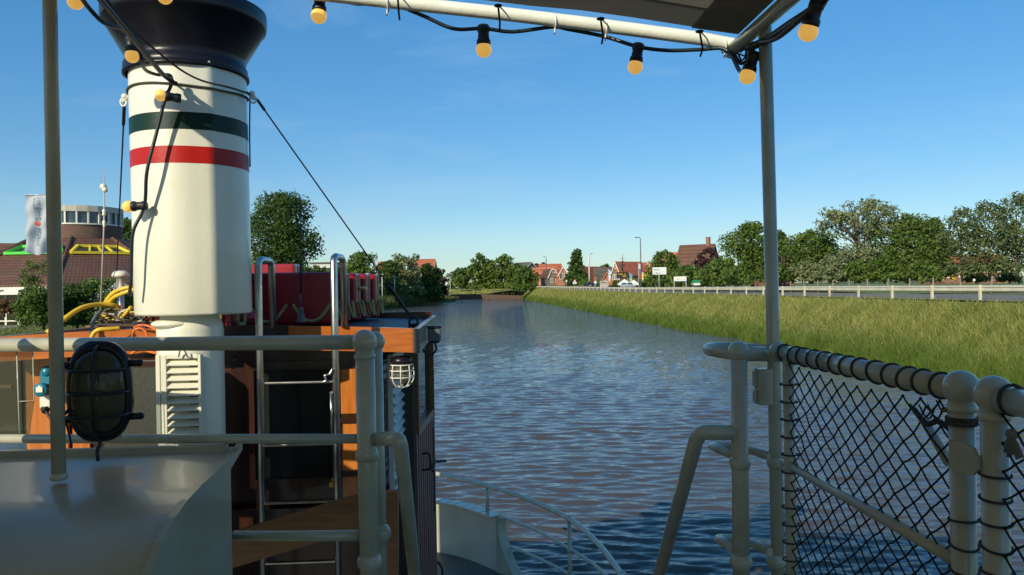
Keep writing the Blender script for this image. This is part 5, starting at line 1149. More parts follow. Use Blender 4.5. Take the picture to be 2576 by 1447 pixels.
mb.add(vs, fs); mb.build('beam', WB, gf)
post0 = None
for k in ks:
    p = guard(k); z = rgz(p.y); mb = MB()
    mb.box((p.x - .10, p.y, z + .30), (.11, .012, .95)); mb.box((p.x - .152, p.y, z + .30), (.012, .12, .95)); mb.box((p.x - .05, p.y, z + .30), (.012, .12, .95)); mb.build('post', WB, gf)
wf = thing('wire_fence', CF(40, 60, ROADZ), 'wooden post and wire fence beyond the road', 'fence')
FPW = mat('fence_post_wood', (.24, .20, .14), .9, var=.25, scale=3)
fpts = []
for k in range(40):
    p = CF(.60 * 58 - k * .24 - 0, 50 + k * 3.4, 0); p.x = gx(p.y) + 12.0; p.z = rgz(p.y); fpts.append(p)
    mb = MB(); ln = random.Random(k).uniform(-.10, .10); mb.tube([p, p + Vector((ln, 0, 1.25))], [.07, .06], 7); mb.build('post', FPW, wf)
for z in (.55, .85, 1.12):
    mb = MB(); mb.tube([p + Vector((0, 0, z)) for p in fpts], .008, 4); mb.build('wire', WIRE, wf)
sp_ = MB(); sp_.slab([CF(30, 63, ROADZ - .001 + .02), CF(160, 63, ROADZ + .02), CF(160, 260, ROADZ + .5), CF(60, 260, ROADZ + .5)], (0, 0, .01)); tag(sp_.build('meadow', FIELD), kind='structure')

# ------------------------------------------------------------------ houses
BRICKO = tilemat('orange_brick', (.60, .22, .11), (.48, .165, .08), (.36, .25, .17), (1, .3, 0), .09, .26)
BRICKB = tilemat('brown_brick', (.34, .165, .10), (.26, .125, .075), (.24, .19, .14), (1, .3, 0), .09, .26)
BRICKG = tilemat('grey_brick', (.20, .175, .145), (.15, .13, .11), (.2, .18, .15), (1, .3, 0), .09, .26)
RTILE = tilemat('red_roof_tile', (.58, .165, .075), (.46, .125, .055), (.16, .05, .03), (1, 0, 0), .30, .26)
BTILE = tilemat('brown_roof_tile', (.20, .095, .05), (.145, .07, .04), (.06, .03, .02), (1, 0, 0), .30, .26)
GTILE = tilemat('grey_roof_tile', (.16, .135, .10), (.12, .10, .08), (.05, .04, .03), (1, 0, 0), .30, .26)
TRIM = mat('house_trim', (.76, .73, .64), .5, var=.05); HGL = mat('house_window_glass', (.02, .025, .03), .05, var=.2, spec=.7)
def house(name, base, w, d, he, hr, rz, wallm, roofm, label, wins=(), gable=True, chimney=None, trim=TRIM, half=0.0, cat='house', group=None, door=None):
    """local frame: width on x, gable fronts at y = -d/2 and d/2 (gable) - ridge on y; wins: (x, z, w, h) on the front"""
    t = thing(name, base, label, cat, group, rz); x, y = w / 2, d / 2; mb = MB()
    if half: fp = [(-x, -.8), (x, -.8), (x, he), (half * x, hr), (-half * x, hr), (-x, he)]
    else: fp = [(-x, -.8), (x, -.8), (x, he), (0, hr), (-x, he)]
    mb.prism(fp, lambda a, b: (a, -y, b), lambda a, b: (a, y, b)); mb.build('wall', wallm, t, local=True)
    mb = MB(); sl_ = [(-x - .35, he - .35 * (hr - he) / x), (0 if not half else -half * x, hr)]
    for sg_ in (-1, 1):
        a, b = sl_; th = .14
        mb.prism([(sg_ * a[0], a[1] + .03), (sg_ * b[0], b[1] + .03), (sg_ * b[0], b[1] + .03 + th), (sg_ * a[0], a[1] + .03 + th)], lambda p, q: (p, -y - .3, q), lambda p, q: (p, y + .3, q))
    if half: mb.box((0, 0, hr + .1), (half * w + .06, d + .6, .14))
    rf = mb.build('roof', roofm, t, local=True)
    if trim is not None:
        mb = MB(); pts = [(-x - .35, he - .35 * (hr - he) / x), (-half * x if half else 0, hr)] + ([(half * x, hr)] if half else []) + [(x + .35, he - .35 * (hr - he) / x)]
        for a, b in zip(pts[:-1], pts[1:]): mb.bar((a[0], -y - .32, a[1] + .02), (b[0], -y - .32, b[1] + .02), .06, .26)
        mb.build('bargeboard', trim, t, local=True)
    if chimney: 
        mb = MB(); mb.box((chimney[0], chimney[1], chimney[2]), (.7, .7, 1.6)); mb.box((chimney[0], chimney[1], chimney[2] + .84), (.82, .82, .12)); mb.build('chimney', BRICKB, rf, local=True)
    for wx, wz, ww, wh_ in wins:
        mb = MB(); yf = -y - .04
        for s_ in (-1, 1): mb.box((wx + s_ * ww / 2, yf, wz), (.12, .12, wh_ + .12)); mb.box((wx, yf, wz + s_ * wh_ / 2), (ww - .12, .12, .12))
        mb.box((wx, yf, wz), (.07, .10, wh_ - .12)); f_ = mb.build('window', TRIM, t, local=True); q = MB(); q.box((wx, yf + .02, wz), (ww - .12, .03, wh_ - .12)); q.build('pane', HGL, f_, local=True)
    if door: mb = MB(); mb.box((door, -y - .03, 1.0), (.95, .08, 2.05)); mb.build('door', TRIM, t, local=True)
    return t
def hb(u, v, Y, z=None):
    p = PD(u, v, Y)
    if z is not None: p.z = z
    return p
def hz(u, v, Y, b): return PD(u, v, Y).z - b.z
VG = E - .5
def hpix(name, u0, u1, vtop, veave, Y, d, rz, wm, rm, label, wins=(), vb=718, **k):
    b = hb((u0 + u1) / 2, vb, Y); w_ = px(u1 - u0, Y); b = b + FW * (d / 2)
    return house(name, b, w_, d, hz((u0 + u1) / 2, veave, Y, b), hz((u0 + u1) / 2, vtop, Y, b), rz, wm, rm, label, wins, **k)
rzc = -YAW
hpix('gable_house', 1371, 1396, 678, 697, 262, 9, rzc + .25, BRICKG, BTILE, 'grey brick house with white-edged mansard gable in the village', [(.4, 4.1, .9, 1.0), (-.5, 1.0, .7, 1.5), (1.2, 1.0, .7, 1.5)], half=.36, vb=714)
hpix('gable_house', 1400, 1427, 671, 693, 258, 9, rzc + .12, BRICKO, RTILE, 'orange brick house with a steep gable left of the conical tree', [(-.75, 2.6, 1.0, 1.9), (.9, 2.6, 1.0, 1.9), (0, 5.3, .6, .7)], vb=715)
hpix('gable_house', 1484, 1513, 671, 704, 250, 10, rzc - .9, BRICKB, RTILE, 'house with large red roof half hidden by the conical tree', [(0, 1.4, 1.2, 1.2)], vb=716)
hpix('gable_house', 1508, 1537, 685, 708, 226, 7, rzc + .15, BRICKO, GTILE, 'low orange house with dark roof left of the pirate sign', [(-.7, 1.1, .8, .9)], vb=719, trim=mat('orange_trim', (.6, .17, .05), .6))
hpix('gable_house', 1576, 1603, 658, 688, 240, 12, rzc - .85, BRICKB, RTILE, 'brick house with red roof and white bargeboards behind the parasols', [(-.9, 2.6, .8, 1.5), (.1, 2.6, .8, 1.5), (1.05, 2.6, .8, 1.5), (0, 5.6, .7, .9)], vb=718)
hpix('low_house', 1536, 1580, 672, 690, 246, 14, rzc + 1.45, BRICKB, GTILE, 'brown building with grey roof beneath the pirate sign', (), vb=717)
hpix('gable_house', 1600, 1648, 660, 684, 262, 12, rzc + 1.57, BRICKO, RTILE, 'red roofed house to the right of the brick gable', (), vb=716)
hpix('gable_house', 1356, 1374, 674, 690, 300, 8, rzc + 1.2, BRICKO, RTILE, 'red roofed house furthest left in the village row', (), vb=714); hpix('gable_house', 1374, 1398, 664, 680, 320, 9, rzc + 1.57, BRICKO, RTILE, 'red roofed house behind the grey gable', (), vb=710, chimney=(0, 2, 6.6))
hpix('gable_house', 1302, 1336, 660, 674, 340, 10, rzc + .7, BRICKG, GTILE, 'grey roofed house above the far bank trees', (), vb=715)
hpix('gable_house', 1180, 1206, 688, 708, 335, 9, rzc + .1, mat('white_render', (.74, .71, .60), .7), BTILE, 'white gabled house between the far bank trees', (), vb=726)
house('brick_house', hb(1768, 716, 152) + FW * 4, px(80, 150), 6.6, hz(1762, 664, 150, hb(1768, 716, 152)), hz(1762, 613, 150, hb(1768, 716, 152)), rzc + 1.02, BRICKB, BTILE, 'large brick house with brown roof and chimney above the roadside bushes', (), chimney=(0, -2.2, 8.3), trim=None)
hpix('gable_house', 1708, 1734, 634, 656, 172, 8, rzc + 1.4, BRICKO, RTILE, 'low red roof left of the large brick house', (), vb=716)
hpix('gable_house', 1940, 1982, 642, 672, 104, 5, rzc + 1.75, BRICKB, BTILE, 'brown tiled roof showing right of the canopy post', (), vb=706)
def dormer_house(u0, u1, vt, ve, Y, label):
    t = hpix('long_house', u0, u1, vt, ve, Y, 9, rzc, BRICKB, RTILE, label, (), vb=702); return t
for (u0, u1, l) in ((2385, 2470, 'long house with orange roof and dormer behind the first poplars'), (2476, 2565, 'long house with orange roof behind the last poplars')):
    Y = 150; b = hb((u0 + u1) / 2, 703, Y); t = house('long_house', b + FW * 6, 9.5, px(u1 - u0, Y), hz((u0 + u1) / 2, 688, Y, b), hz((u0 + u1) / 2, 640, Y, b), rzc + R(90), BRICKB, RTILE, l, (), trim=None)
    dm = MB(); hd_ = hz((u0 + u1) / 2, 671, Y, b); dm.box((-3.2, .8, hd_), (2.2, 2.6, 1.1)); dm.build('dormer', mat('dormer_dark' + str(u0), (.12, .10, .08), .6), t, local=True); dd = MB(); dd.box((-4.32, .8, hd_), (.06, 2.2, .8)); dd.build('dormer_window', HGL, t, local=True)
    for k in range(3):
        q = MB(); q.box((-4.82, -2.2 + k * 2.2, .95), (.08, 1.0, 1.3)); q.build('window', TRIM, t, local=True)
# left houses
hpix('gable_house', 1044, 1080, 652, 672, 262, 8, rzc + 1.5, BRICKO, RTILE, 'orange roof with slender chimney above the willow', (), vb=735, chimney=(0, -3.2, 9.6)); hpix('gable_house', 972, 990, 658, 674, 250, 8, rzc + 1.5, BRICKO, RTILE, 'orange roof glimpsed between the left bank trees', (), vb=735)
mo = thing('apartment_house', hb(815, 740, 190), 'white modern building glimpsed right of the big dark tree', 'building'); b = hb(815, 740, 190); mb = MB(); mb.box((0, 3, 3.3), (6, 6, 8)); mb.build('wall', mat('pale_render', (.6, .62, .60), .7), mo, local=True)
for z in (4.0, 5.8): mb = MB(); mb.box((0, -.05, z), (5, .1, .9)); mb.build('window', HGL, mo, local=True)
mb = MB(); mb.box((0, 3, 7.45), (6.6, 6.6, .3)); mb.build('roof', GTILE, mo, local=True)

# ------------------------------------------------------------------ pavilion with round tower
pv = thing('pavilion', CF(-.5415 * 76, 76, LZ), 'brown tiled pavilion with a round glazed lookout tower', 'building')
PC = CF(-.5415 * 76, 76, 0); z_ = lambda v, Y=72.3, u=205: PD(u, v, Y).z
RT_ = 3.62; mb = MB(); mb.lathe([(RT_, LZ), (RT_, z_(563))], (PC.x, PC.y, 0), 64); tb = mb.build('tower_wall', tilemat('tower_brick', (.17, .085, .05), (.125, .06, .04), (.20, .15, .11), (1, .4, 0), .10, .30), pv)
mb = MB(); mb.lathe([(RT_ - .12, z_(563)), (RT_ - .12, z_(530))], (PC.x, PC.y, 0), 48, False); mb.build('tower_glazing', mat('tower_glass', (.05, .075, .08), .06, var=.4, scale=.8, spec=.8), pv)
mb = MB()
for k in range(24):
    a = 2 * math.pi * k / 24 + .1; p = Vector((PC.x + RT_ * math.cos(a), PC.y + RT_ * math.sin(a), 0)); mb.bar(p + Vector((0, 0, z_(563))), p + Vector((0, 0, z_(529))), .14, .14, up=(math.cos(a), math.sin(a), 0))
mb.lathe([(RT_ - .05, z_(563)), (RT_ + .10, z_(563)), (RT_ + .10, z_(559.5)), (RT_ - .05, z_(559.5))], (PC.x, PC.y, 0), 48, False); mb.build('window_frame', TRIM, pv)
mb = MB(); mb.lathe([(RT_ - .2, z_(530)), (RT_ + .12, z_(530)), (RT_ + .12, z_(515)), (RT_ - .2, z_(515)), (.01, z_(514))], (PC.x, PC.y, 0), 26, False); mb.build('tower_fascia', mat('tower_fascia_beige', (.50, .46, .36), .6, var=.12, scale=.6), pv)
RZT, RZE, RR0, RR1 = z_(598), PD(140, 714, 64.5).z, 4.4, 12.6
hip0 = math.atan2(-11, 3.9) - YAW
cor = lambda r, k, z: Vector((PC.x + r * math.cos(hip0 + k * math.pi / 4), PC.y + r * math.sin(hip0 + k * math.pi / 4), z))
for k in range(-4, 4):
    A0, A1, B0, B1 = cor(RR1, k, RZE), cor(RR1, k + 1, RZE), cor(RR0, k, RZT), cor(RR0, k + 1, RZT); dv_ = (A1 - A0).normalized()
    mb = MB(); mb.slab([A0, A1, B1, B0], (0, 0, -.2)); mb.build('roof', tilemat('pavilion_tile_%d' % (k + 4), (.19, .088, .05), (.15, .07, .042), (.05, .022, .016), tuple(dv_), .26, .30), pv)
    mb = MB(); mb.tube([A0 + Vector((0, 0, .02)), B0 + Vector((0, 0, .02))], .16, 8); mb.build('roof_hip', BTILE, pv)
    mb = MB(); C0, C1 = cor(RR1 - .1, k, 0), cor(RR1 - .1, k + 1, 0); zf = RZE - .22
    mb.bar(C0 + Vector((0, 0, zf - .30)), C1 + Vector((0, 0, zf - .30)), .12, .62); mb.build('fascia', TRIM, pv)
    W0, W1 = cor(RR1 - 1.2, k, 0), cor(RR1 - 1.2, k + 1, 0)
    mb = MB(); mb.slab([W0 + Vector((0, 0, LZ)), W1 + Vector((0, 0, LZ)), W1 + Vector((0, 0, zf - .4)), W0 + Vector((0, 0, zf - .4))], (W1 - W0).cross(Vector((0, 0, 1))).normalized() * -.1); mb.build('glazing', mat('pavilion_glass_%d' % (k + 4), (.03, .035, .02), .06, var=.5, scale=.7), pv)
    mb = MB()
    for j in range(9): p = W0 + (W1 - W0) * (j / 8); mb.bar(p + Vector((0, 0, LZ)), p + Vector((0, 0, zf - .4)), .14, .16)
    for zz in (LZ + .35, LZ + 1.05): mb.bar(W0 + Vector((0, 0, zz)), W1 + Vector((0, 0, zz)), .13, .10)
    mb.build('window_frame', TRIM, pv)
def on_face(k, s, t, h=.0):
    """point on roof face k: s across 0..1, t up 0..1, h off the face"""
    A0, A1, B0, B1 = cor(RR1, k, RZE), cor(RR1, k + 1, RZE), cor(RR0, k, RZT), cor(RR0, k + 1, RZT); a = A0 + (B0 - A0) * t; b = A1 + (B1 - A1) * t
    n_ = (A1 - A0).cross(B0 - A0).normalized(); n_ = n_ if n_.z > 0 else -n_; return a + (b - a) * s + n_ * h
for k, nm, colr, s0, s1 in ((0, 'skylight', (.78, .60, .03), .07, .93), (-1, 'skylight', (.06, .62, .04), .05, .95)):
    cm = mat('skylight_frame_%d' % (k + 1), colr, .4, var=.06); mb = MB(); t0, t1 = .62, .775; i0, i1 = s0 + .09, s1 - .09
    q = [(s0, t0), (s1, t0), (i1, t1), (i0, t1)]
    for (a, b) in zip(q, q[1:] + q[:1]): mb.bar(on_face(k, *a, .16), on_face(k, *b, .16), .24, .24)
    for f_ in (.3, .5, .7): 
        a = (s0 + (s1 - s0) * f_ + (.03 if f_ < .5 else -.03 if f_ > .5 else 0), t1); b = (s0 + (s1 - s0) * (f_ - .0), t0); mb.bar(on_face(k, *a, .16), on_face(k, *b, .16), .16, .16)
    fr_ = mb.build('skylight', cm, pv); mb = MB(); mb.slab([on_face(k, *a, .08) for a in q], (0, 0, .02)); mb.build('pane', HGL, fr_)
mb = MB(); p0_, p1_ = PD(-60, 716, 92), PD(60, 716, 92); wgl = thing('pavilion_wing', PD(-40, 760, 95), 'lower wing of the tiled pavilion at the picture edge', 'building'); q = [PD(-260, 726, 84), PD(20, 726, 84), PD(75, 612, 92), PD(-260, 612, 92)]
mb.slab(q, (0, .2, -.25)); mb.build('roof', tilemat('wing_tile', (.19, .088, .05), (.15, .07, .042), (.05, .022, .016), (1, .1, 0), .26, .30), wgl); mb = MB(); mb.slab([PD(-260, 800, 85), PD(10, 800, 85), PD(10, 728, 85), PD(-260, 728, 85)], (0, .3, 0)); mb.build('wall', BRICKB, wgl)
mk = MB(); rn_ = random.Random(6); fz = RZE - .5
for j in range(7):
    p = on_face(-1, .20 + .013 * j, 0); p = cor(RR1 - .02, -1, 0) + (cor(RR1 - .02, 0, 0) - cor(RR1 - .02, -1, 0)) * (.42 + .022 * j); mk.box((p.x, p.y - .06, fz + .02 + rn_.uniform(-.02, .03)), (.10, .04, rn_.uniform(.08, .16)))
mk.build('fascia_lettering', mat('lettering_dark', (.12, .08, .06), .6), pv)

# flag banner on its pole
fb = thing('banner_flag', PD(122, 815, 60), 'white vertical banner flag with grey lettering and red dot on a pole', 'flag')
mb = MB(); mb.tube([PD(127, 815, 60), PD(121, 486, 60)], [.075, .05], 12); mb.tube([PD(61, 490, 60), PD(122, 490, 60)], .03, 8); mb.build('pole', mat('flag_pole', (.62, .62, .56), .35, .2), fb)
def fl_pt(s, t, off=0.0):
    u = 62 + (118 - 62) * s + t * (6 - 2 * s); v = 491 + (634 - 491) * t + (8 * math.sin(s * 3.3) if t > .9 else 0); p = PD(u, v, 60)
    return p + FW * (.16 * math.sin(s * 9 + t * 5) * (.3 + t) + .10 * math.sin(t * 17 + s * 4) - off)
mb = MB(); ns_, nt_ = 16, 34; vs = [fl_pt(i / ns_, j / nt_) for j in range(nt_ + 1) for i in range(ns_ + 1)]
mb.add(vs, [(j * 17 + i, j * 17 + i + 1, (j + 1) * 17 + i + 1, (j + 1) * 17 + i) for j in range(nt_) for i in range(ns_)], True)
fm_, nt2, b2 = _mat('flag_cloth'); b2.inputs['Base Color'].default_value = (.62, .66, .68, 1); b2.inputs['Roughness'].default_value = .8
t2 = _n(nt2, 'ShaderNodeBsdfTranslucent'); t2.inputs[0].default_value = (.6, .65, .68, 1); m2 = _n(nt2, 'ShaderNodeMixShader'); m2.inputs[0].default_value = .4
nt2.links.new(b2.outputs[0], m2.inputs[1]); nt2.links.new(t2.outputs[0], m2.inputs[2]); nt2.links.new(m2.outputs[0], nt2.nodes['Material Output'].inputs[0])
mb.build('cloth', fm_, fb)
rn_ = random.Random(9)
LTM = mat('flag_lettering', (.16, .22, .27), .8)
def patch(s0, s1, t0, t1): mb.add([fl_pt(s0, t0, .03), fl_pt(s1, t0, .03), fl_pt(s1, t1, .03), fl_pt(s0, t1, .03)], [(0, 1, 2, 3)])
for ta, tb in ((.06, .43), (.58, .88)):
    mb = MB(); tt = ta
    while tt < tb:
        h_ = rn_.uniform(.010, .016); k = rn_.choice([0, 1, 2]); patch(.42, .70, tt, tt + .008)
        if k == 0: patch(.42, .70, tt + h_ + .006, tt + h_ + .014)
        if k == 1: patch(.42, .47, tt, tt + h_ + .012)
        if k == 2: patch(.55, .60, tt, tt + h_ + .012)
        tt += .036
    mb.build('lettering', LTM, fb)
mb = MB(); cs, ct = .55, .50; mb.add([fl_pt(cs, ct, .035)] + [fl_pt(cs + .13 * math.cos(a), ct + .042 * math.sin(a), .035) for a in np.linspace(0, 6.283, 17)[:-1]], [(0, i + 1, (i + 1) % 16 + 1) for i in range(16)]); mb.build('red_dot', mat('flag_red', (.55, .10, .06), .8), fb)

# ------------------------------------------------------------------ lamps, signs, flags, cars
LP_ = mat('lamp_post_white', (.66, .66, .62), .5, var=.06); LPG = mat('lamp_post_grey', (.16, .18, .18), .5, .3)
def park_lamp(u, vt, vb, Y, label):
    b = PD(u, vb, Y); t = thing('park_lamp', b, label, 'street lamp', 'mushroom lamps along the left bank path'); z1 = PD(u, vt, Y).z - b.z; mb = MB(); mb.tube([(0, 0, 0), (0, 0, z1 - .35)], [.10, .07], 8); mb.build('pole', LP_, t, local=True)
    mb = MB(); mb.lathe([(.08, -.35), (.16, -.30), (.18, -.08), (.50, -.04), (.46, .02), (.01, .06)], (0, 0, z1), 16); mb.build('lamp_head', LP_, t, local=True)
for u, vt, vb, Y, l in ((743, 656, 745, 100, 'white mushroom lamp before the large dark tree'), (927, 688, 745, 150, 'white mushroom lamp just above the red floats'), (962, 690, 745, 158, 'white mushroom lamp right of the red floats by the stay wire'), (993, 695, 744, 175, 'white mushroom lamp right of the stay wire'), (1133, 697, 738, 290, 'pale lamp by the bend of the canal')): park_lamp(u, vt, vb, Y, l)
def street_lamp(u, vt, vb, Y, label, m, arm=-1, r=.09):
    b = PD(u, vb, Y); t = thing('street_lamp', b, label, 'street lamp', 'tall street lamps in the village'); z1 = PD(u, vt, Y).z - b.z; mb = MB(); mb.tube([(0, 0, -.5), (0, 0, z1 - .3), (arm * .15, 0, z1 - .05), (arm * .5, 0, z1)], [r * 1.3, r, r * .9, r * .8], 8); mb.build('pole', m, t, local=True)
    mb = MB(); mb.sphere((arm * .75, 0, z1 - .02), .26, 10, 6, (1.5, .7, .4)); mb.build('lamp_head', LPG, t, local=True)
street_lamp(1613, 597, 721, 150, 'tall dark grey street lamp by the white parasols', LPG); street_lamp(1375, 646, 716, 275, 'small distant street lamp above the red roofs', LPG, -1, .12); street_lamp(1483, 638, 719, 232, 'street lamp with thick white pole in the village', LP_, 1, .20)
SG = mat('sign_back_grey', (.45, .46, .44), .5); SW_ = mat('sign_white', (.72, .74, .72), .5, var=.03); SB = mat('sign_blue', (.02, .045, .16), .5)
def sign_board(name, u0, u1, v0, v1, vb, Y, label, m, marks=(), legs=(.5,), cat='sign', rowline=None):
    b = PD((u0 + u1) / 2, vb, Y); t = thing(name, b, label, cat); w_ = px(u1 - u0, Y); z1, z0 = PD(u0, v0, Y).z - b.z, PD(u0, v1, Y).z - b.z; t.rotation_euler = (0, 0, rzc); mb = MB(); mb.box((0, 0, (z0 + z1) / 2), (w_, .06, z1 - z0)); mb.build('panel', m, t, local=True)
    for l in legs: mb = MB(); mb.tube([((l - .5) * w_, .06, -.3), ((l - .5) * w_, .06, z1 - .05)], .06, 8); mb.build('leg', SG, t, local=True)
    for (a0, a1, c0, c1, mm) in marks: mb = MB(); mb.box(((a0 + a1 - 1) / 2 * w_, -.045, z0 + (z1 - z0) * (c0 + c1) / 2), ((a1 - a0) * w_, .03, (c1 - c0) * (z1 - z0))); mb.build('marking', mm, t, local=True)
    return t
DKM = mat('sign_dark_marks', (.05, .05, .09), .6)
sign_board('direction_sign', 1642, 1677, 673, 691, 719, 108, 'pale two-row direction sign on a single post by the road', SW_, [(.0, 1, .33, .37, SG), (.08, .14, .62, .74, SB), (.16, .5, .62, .70, DKM), (.10, .16, .12, .22, DKM), (.24, .32, .12, .24, SB), (.36, .40, .14, .22, DKM), (.46, .52, .12, .2, DKM)], (.47,))
sign_board('roadside_banner', 1696, 1727, 696, 708, 719, 98, 'white banner stretched between two posts before the bushes', mat('banner_white', (.78, .78, .72), .6), [(.12, .52, .42, .52, mat('faint_red', (.5, .3, .25), .6)), (.6, .92, .44, .5, bpy.data.materials['faint_red']), (0, 1, .0, .12, mat('banner_bluegrey', (.35, .45, .55), .6))], (.02, .98), cat='banner')
sign_board('information_board', 1509, 1529, 707, 724, 725, 200, 'grey information board with two posts beside the parasols', mat('board_grey', (.42, .40, .36), .6), [(.1, .85, .72, .84, DKM), (.0, 1, .58, .62, mat('board_red', (.4, .2, .15), .6)), (.32, .34, .0, .55, SG), (.64, .66, 0, .55, SG)], (.05, .95))
wm = sign_board('warning_sign', 1441, 1451, 710, 714, 724, 226, 'red-edged triangular warning sign above a small plate', SW_, (), (.5,))
mb = MB(); mb.prism([(-.55, 1.55), (.55, 1.55), (0, 2.5)], lambda a, b: (a, -.05, b), lambda a, b: (a, -.01, b)); mb.build('triangle', mat('sign_red', (.5, .06, .04), .5), wm, local=True); mb = MB(); mb.prism([(-.33, 1.68), (.33, 1.68), (0, 2.25)], lambda a, b: (a, -.08, b), lambda a, b: (a, -.052, b)); mb.build('triangle_field', SW_, wm, local=True)
dm_ = thing('priority_sign', PD(1498, 724, 205), 'white diamond road sign on a thin post', 'sign'); mb = MB(); mb.tube([(0, 0, 0), (0, 0, 1.6)], .045, 6); mb.build('leg', SG, dm_, local=True); mb = MB(); mb.prism([(0, .95), (.45, 1.4), (0, 1.85), (-.45, 1.4)], lambda a, b: (a, -.08, b), lambda a, b: (a, -.05, b)); mb.build('panel', SW_, dm_, local=True)
pl_ = thing('plain_sign', PD(1425, 724, 226), 'back of a small road sign near the orange gable house', 'sign'); mb = MB(); mb.tube([(0, 0, 0), (0, 0, 2.1)], .05, 6); mb.build('leg', SG, pl_, local=True); mb = MB(); mb.lathe([(.01, -.03), (.33, -.03), (.33, .0), (.01, 0)], (0, 0, 1.9), 18, False, ax=Matrix.Rotation(R(90), 3, 'X')); mb.build('panel', SG, pl_, local=True)
# black sign with yellow script and dark mast figure on the roof
ps = sign_board('black_shop_sign', 1552, 1581, 685, 700, 712, 216, 'black wooden shop sign with yellow script letters', mat('sign_black', (.018, .016, .016), .6), (), (.05, .95))
mb = MB(); rn_ = random.Random(12); z0s = PD(1552, 700, 216).z - PD(1566, 712, 216).z; z1s = PD(1552, 685, 216).z - PD(1566, 712, 216).z; wS = px(29, 216)
for row, (xa, xb, f_) in enumerate(((-.34, .24, .66), (0, .34, .34))):
    x = xa * wS; 
    while x < xb * wS: h_ = rn_.uniform(.14, .26); zc = z0s + (z1s - z0s) * f_; mb.bar((x, -.05, zc - h_), (x + .05, -.05, zc + h_), .03, .07, up=(1, 0, 0)); mb.bar((x, -.05, zc + rn_.uniform(-.1, .1)), (x + .16, -.05, zc + rn_.uniform(-.1, .12)), .03, .08); x += .19
mb.build('script', mat('sign_yellow', (.72, .46, .03), .5), ps, local=True)
st_ = thing('mast_figure', PD(1567, 684, 216), 'dark carved figure clinging to a ship mast above the black sign', 'statue'); Dk = mat('figure_dark', (.05, .045, .045), .7, var=.4, scale=3); k_ = px(1, 216)
mb = MB(); mb.tube([(0, 0, -1), (0, 0, 36 * k_), (0, 0, 45 * k_)], [.11, .07, .03], 8); mb.tube([(-7 * k_, 0, 33 * k_), (6 * k_, 0, 33 * k_)], .05, 6); mb.build('mast', Dk, st_, local=True)
mb = MB(); mb.tube([(-.1, -.2, 2 * k_), (-.3, -.25, 8 * k_), (-.28, -.25, 15 * k_), (-.2, -.2, 20 * k_), (-.1, -.2, 23 * k_)], [.16, .26, .34, .30, .14], 10); mb.sphere((-.12, -.25, 26 * k_), .24, 12, 8); mb.tube([(-.25, -.25, 19 * k_), (-.75, -.3, 16 * k_), (-.85, -.3, 20 * k_)], [.12, .10, .07], 8); mb.tube([(.05, -.25, 19 * k_), (.45, -.2, 16 * k_), (.6, -.1, 19 * k_)], [.12, .10, .07], 8); mb.tube([(-.2, -.2, 5 * k_), (.05, -.3, 0), (.0, -.2, -6 * k_)], [.18, .14, .1], 8); mb.build('figure', Dk, st_, local=True)
def village_flag(u, vt, vb, Y, cols, label, wv=5):
    b = PD(u, vb, Y); t = thing('village_flag', b, label, 'flag', 'flags hanging from poles in the village'); H = PD(u, vt, Y).z - b.z; mb = MB(); mb.tube([(0, 0, -.3), (0, 0, H)], [.06, .04], 8); mb.build('pole', LP_, t, local=True); h_ = H * .62 / len(cols)
    for i, c in enumerate(cols):
        mb = MB(); vs = []
        for j in range(5):
            z = H - .1 - h_ * (i + j / 4); o_ = .06 * math.sin(j * 1.3 + i * 2); vs += [(.05, o_, z), (.32 + .1 * math.sin(i + j), .25 + o_, z - .12), (.55 + .14 * math.sin(i * 2 + j), .05 + o_, z - .25)]
        mb.add(vs, [(3 * j + k, 3 * j + k + 1, 3 * j + k + 4, 3 * j + k + 3) for j in range(4) for k in range(2)], True); mb.build('cloth', bpy.data.materials.get('flag_%.2f%.2f' % (c[0], c[2])) or mat('flag_%.2f%.2f' % (c[0], c[2]), c, .8), t, local=True)
village_flag(1531, 677, 722, 205, [(.45, .60, .75), (.7, .7, .68)], 'blue and white flag hanging by the information board'); village_flag(1607, 661, 722, 200, [(.65, .62, .62), (.10, .16, .42), (.6, .10, .08)], 'white blue and red flag in front of the red roof'); village_flag(1629, 656, 722, 200, [(.66, .62, .58), (.60, .06, .04), (.62, .20, .12)], 'red and white flag beside the tall street lamp'); village_flag(1614, 683, 722, 198, [(.75, .68, .22), (.75, .68, .25)], 'pale yellow flag beside the parasols'); village_flag(1585, 686, 720, 205, [(.10, .30, .50), (.30, .5, .15)], 'small blue and green flag before the brick gable')
for u, w_, vt, l in ((1571, 35, 702, 'larger white parasol before the brick house'), (1594, 29, 704, 'smaller white parasol right of the larger one')):
    b = PD(u, 724, 205); t = thing('parasol', b, l, 'parasol', 'white parasols outside the inn'); t.rotation_euler = (0, 0, rzc); zt = PD(u, vt, 205).z - b.z; zb = PD(u, 715.5, 205).z - b.z; r_ = px(w_, 205) / 2; mb = MB(); mb.add([(-r_, -r_, zb), (r_, -r_, zb), (r_, r_, zb), (-r_, r_, zb), (0, 0, zt)], [(0, 1, 4), (1, 2, 4), (2, 3, 4), (3, 0, 4)])
    mb.add([(-r_, -r_ - .01, zb - .25), (r_, -r_ - .01, zb - .25), (r_, -r_ - .01, zb), (-r_, -r_ - .01, zb)], [(0, 1, 2, 3)]); mb.build('cover', mat('parasol_white%d' % u, (.80, .77, .68), .7), t, local=True); mb = MB(); mb.tube([(0, 0, 0), (0, 0, zt)], .05, 8); mb.build('pole', LPG, t, local=True); mb = MB(); mb.box((0, 0, .06), (.8, .8, .12)); mb.build('foot', SG, t, local=True)
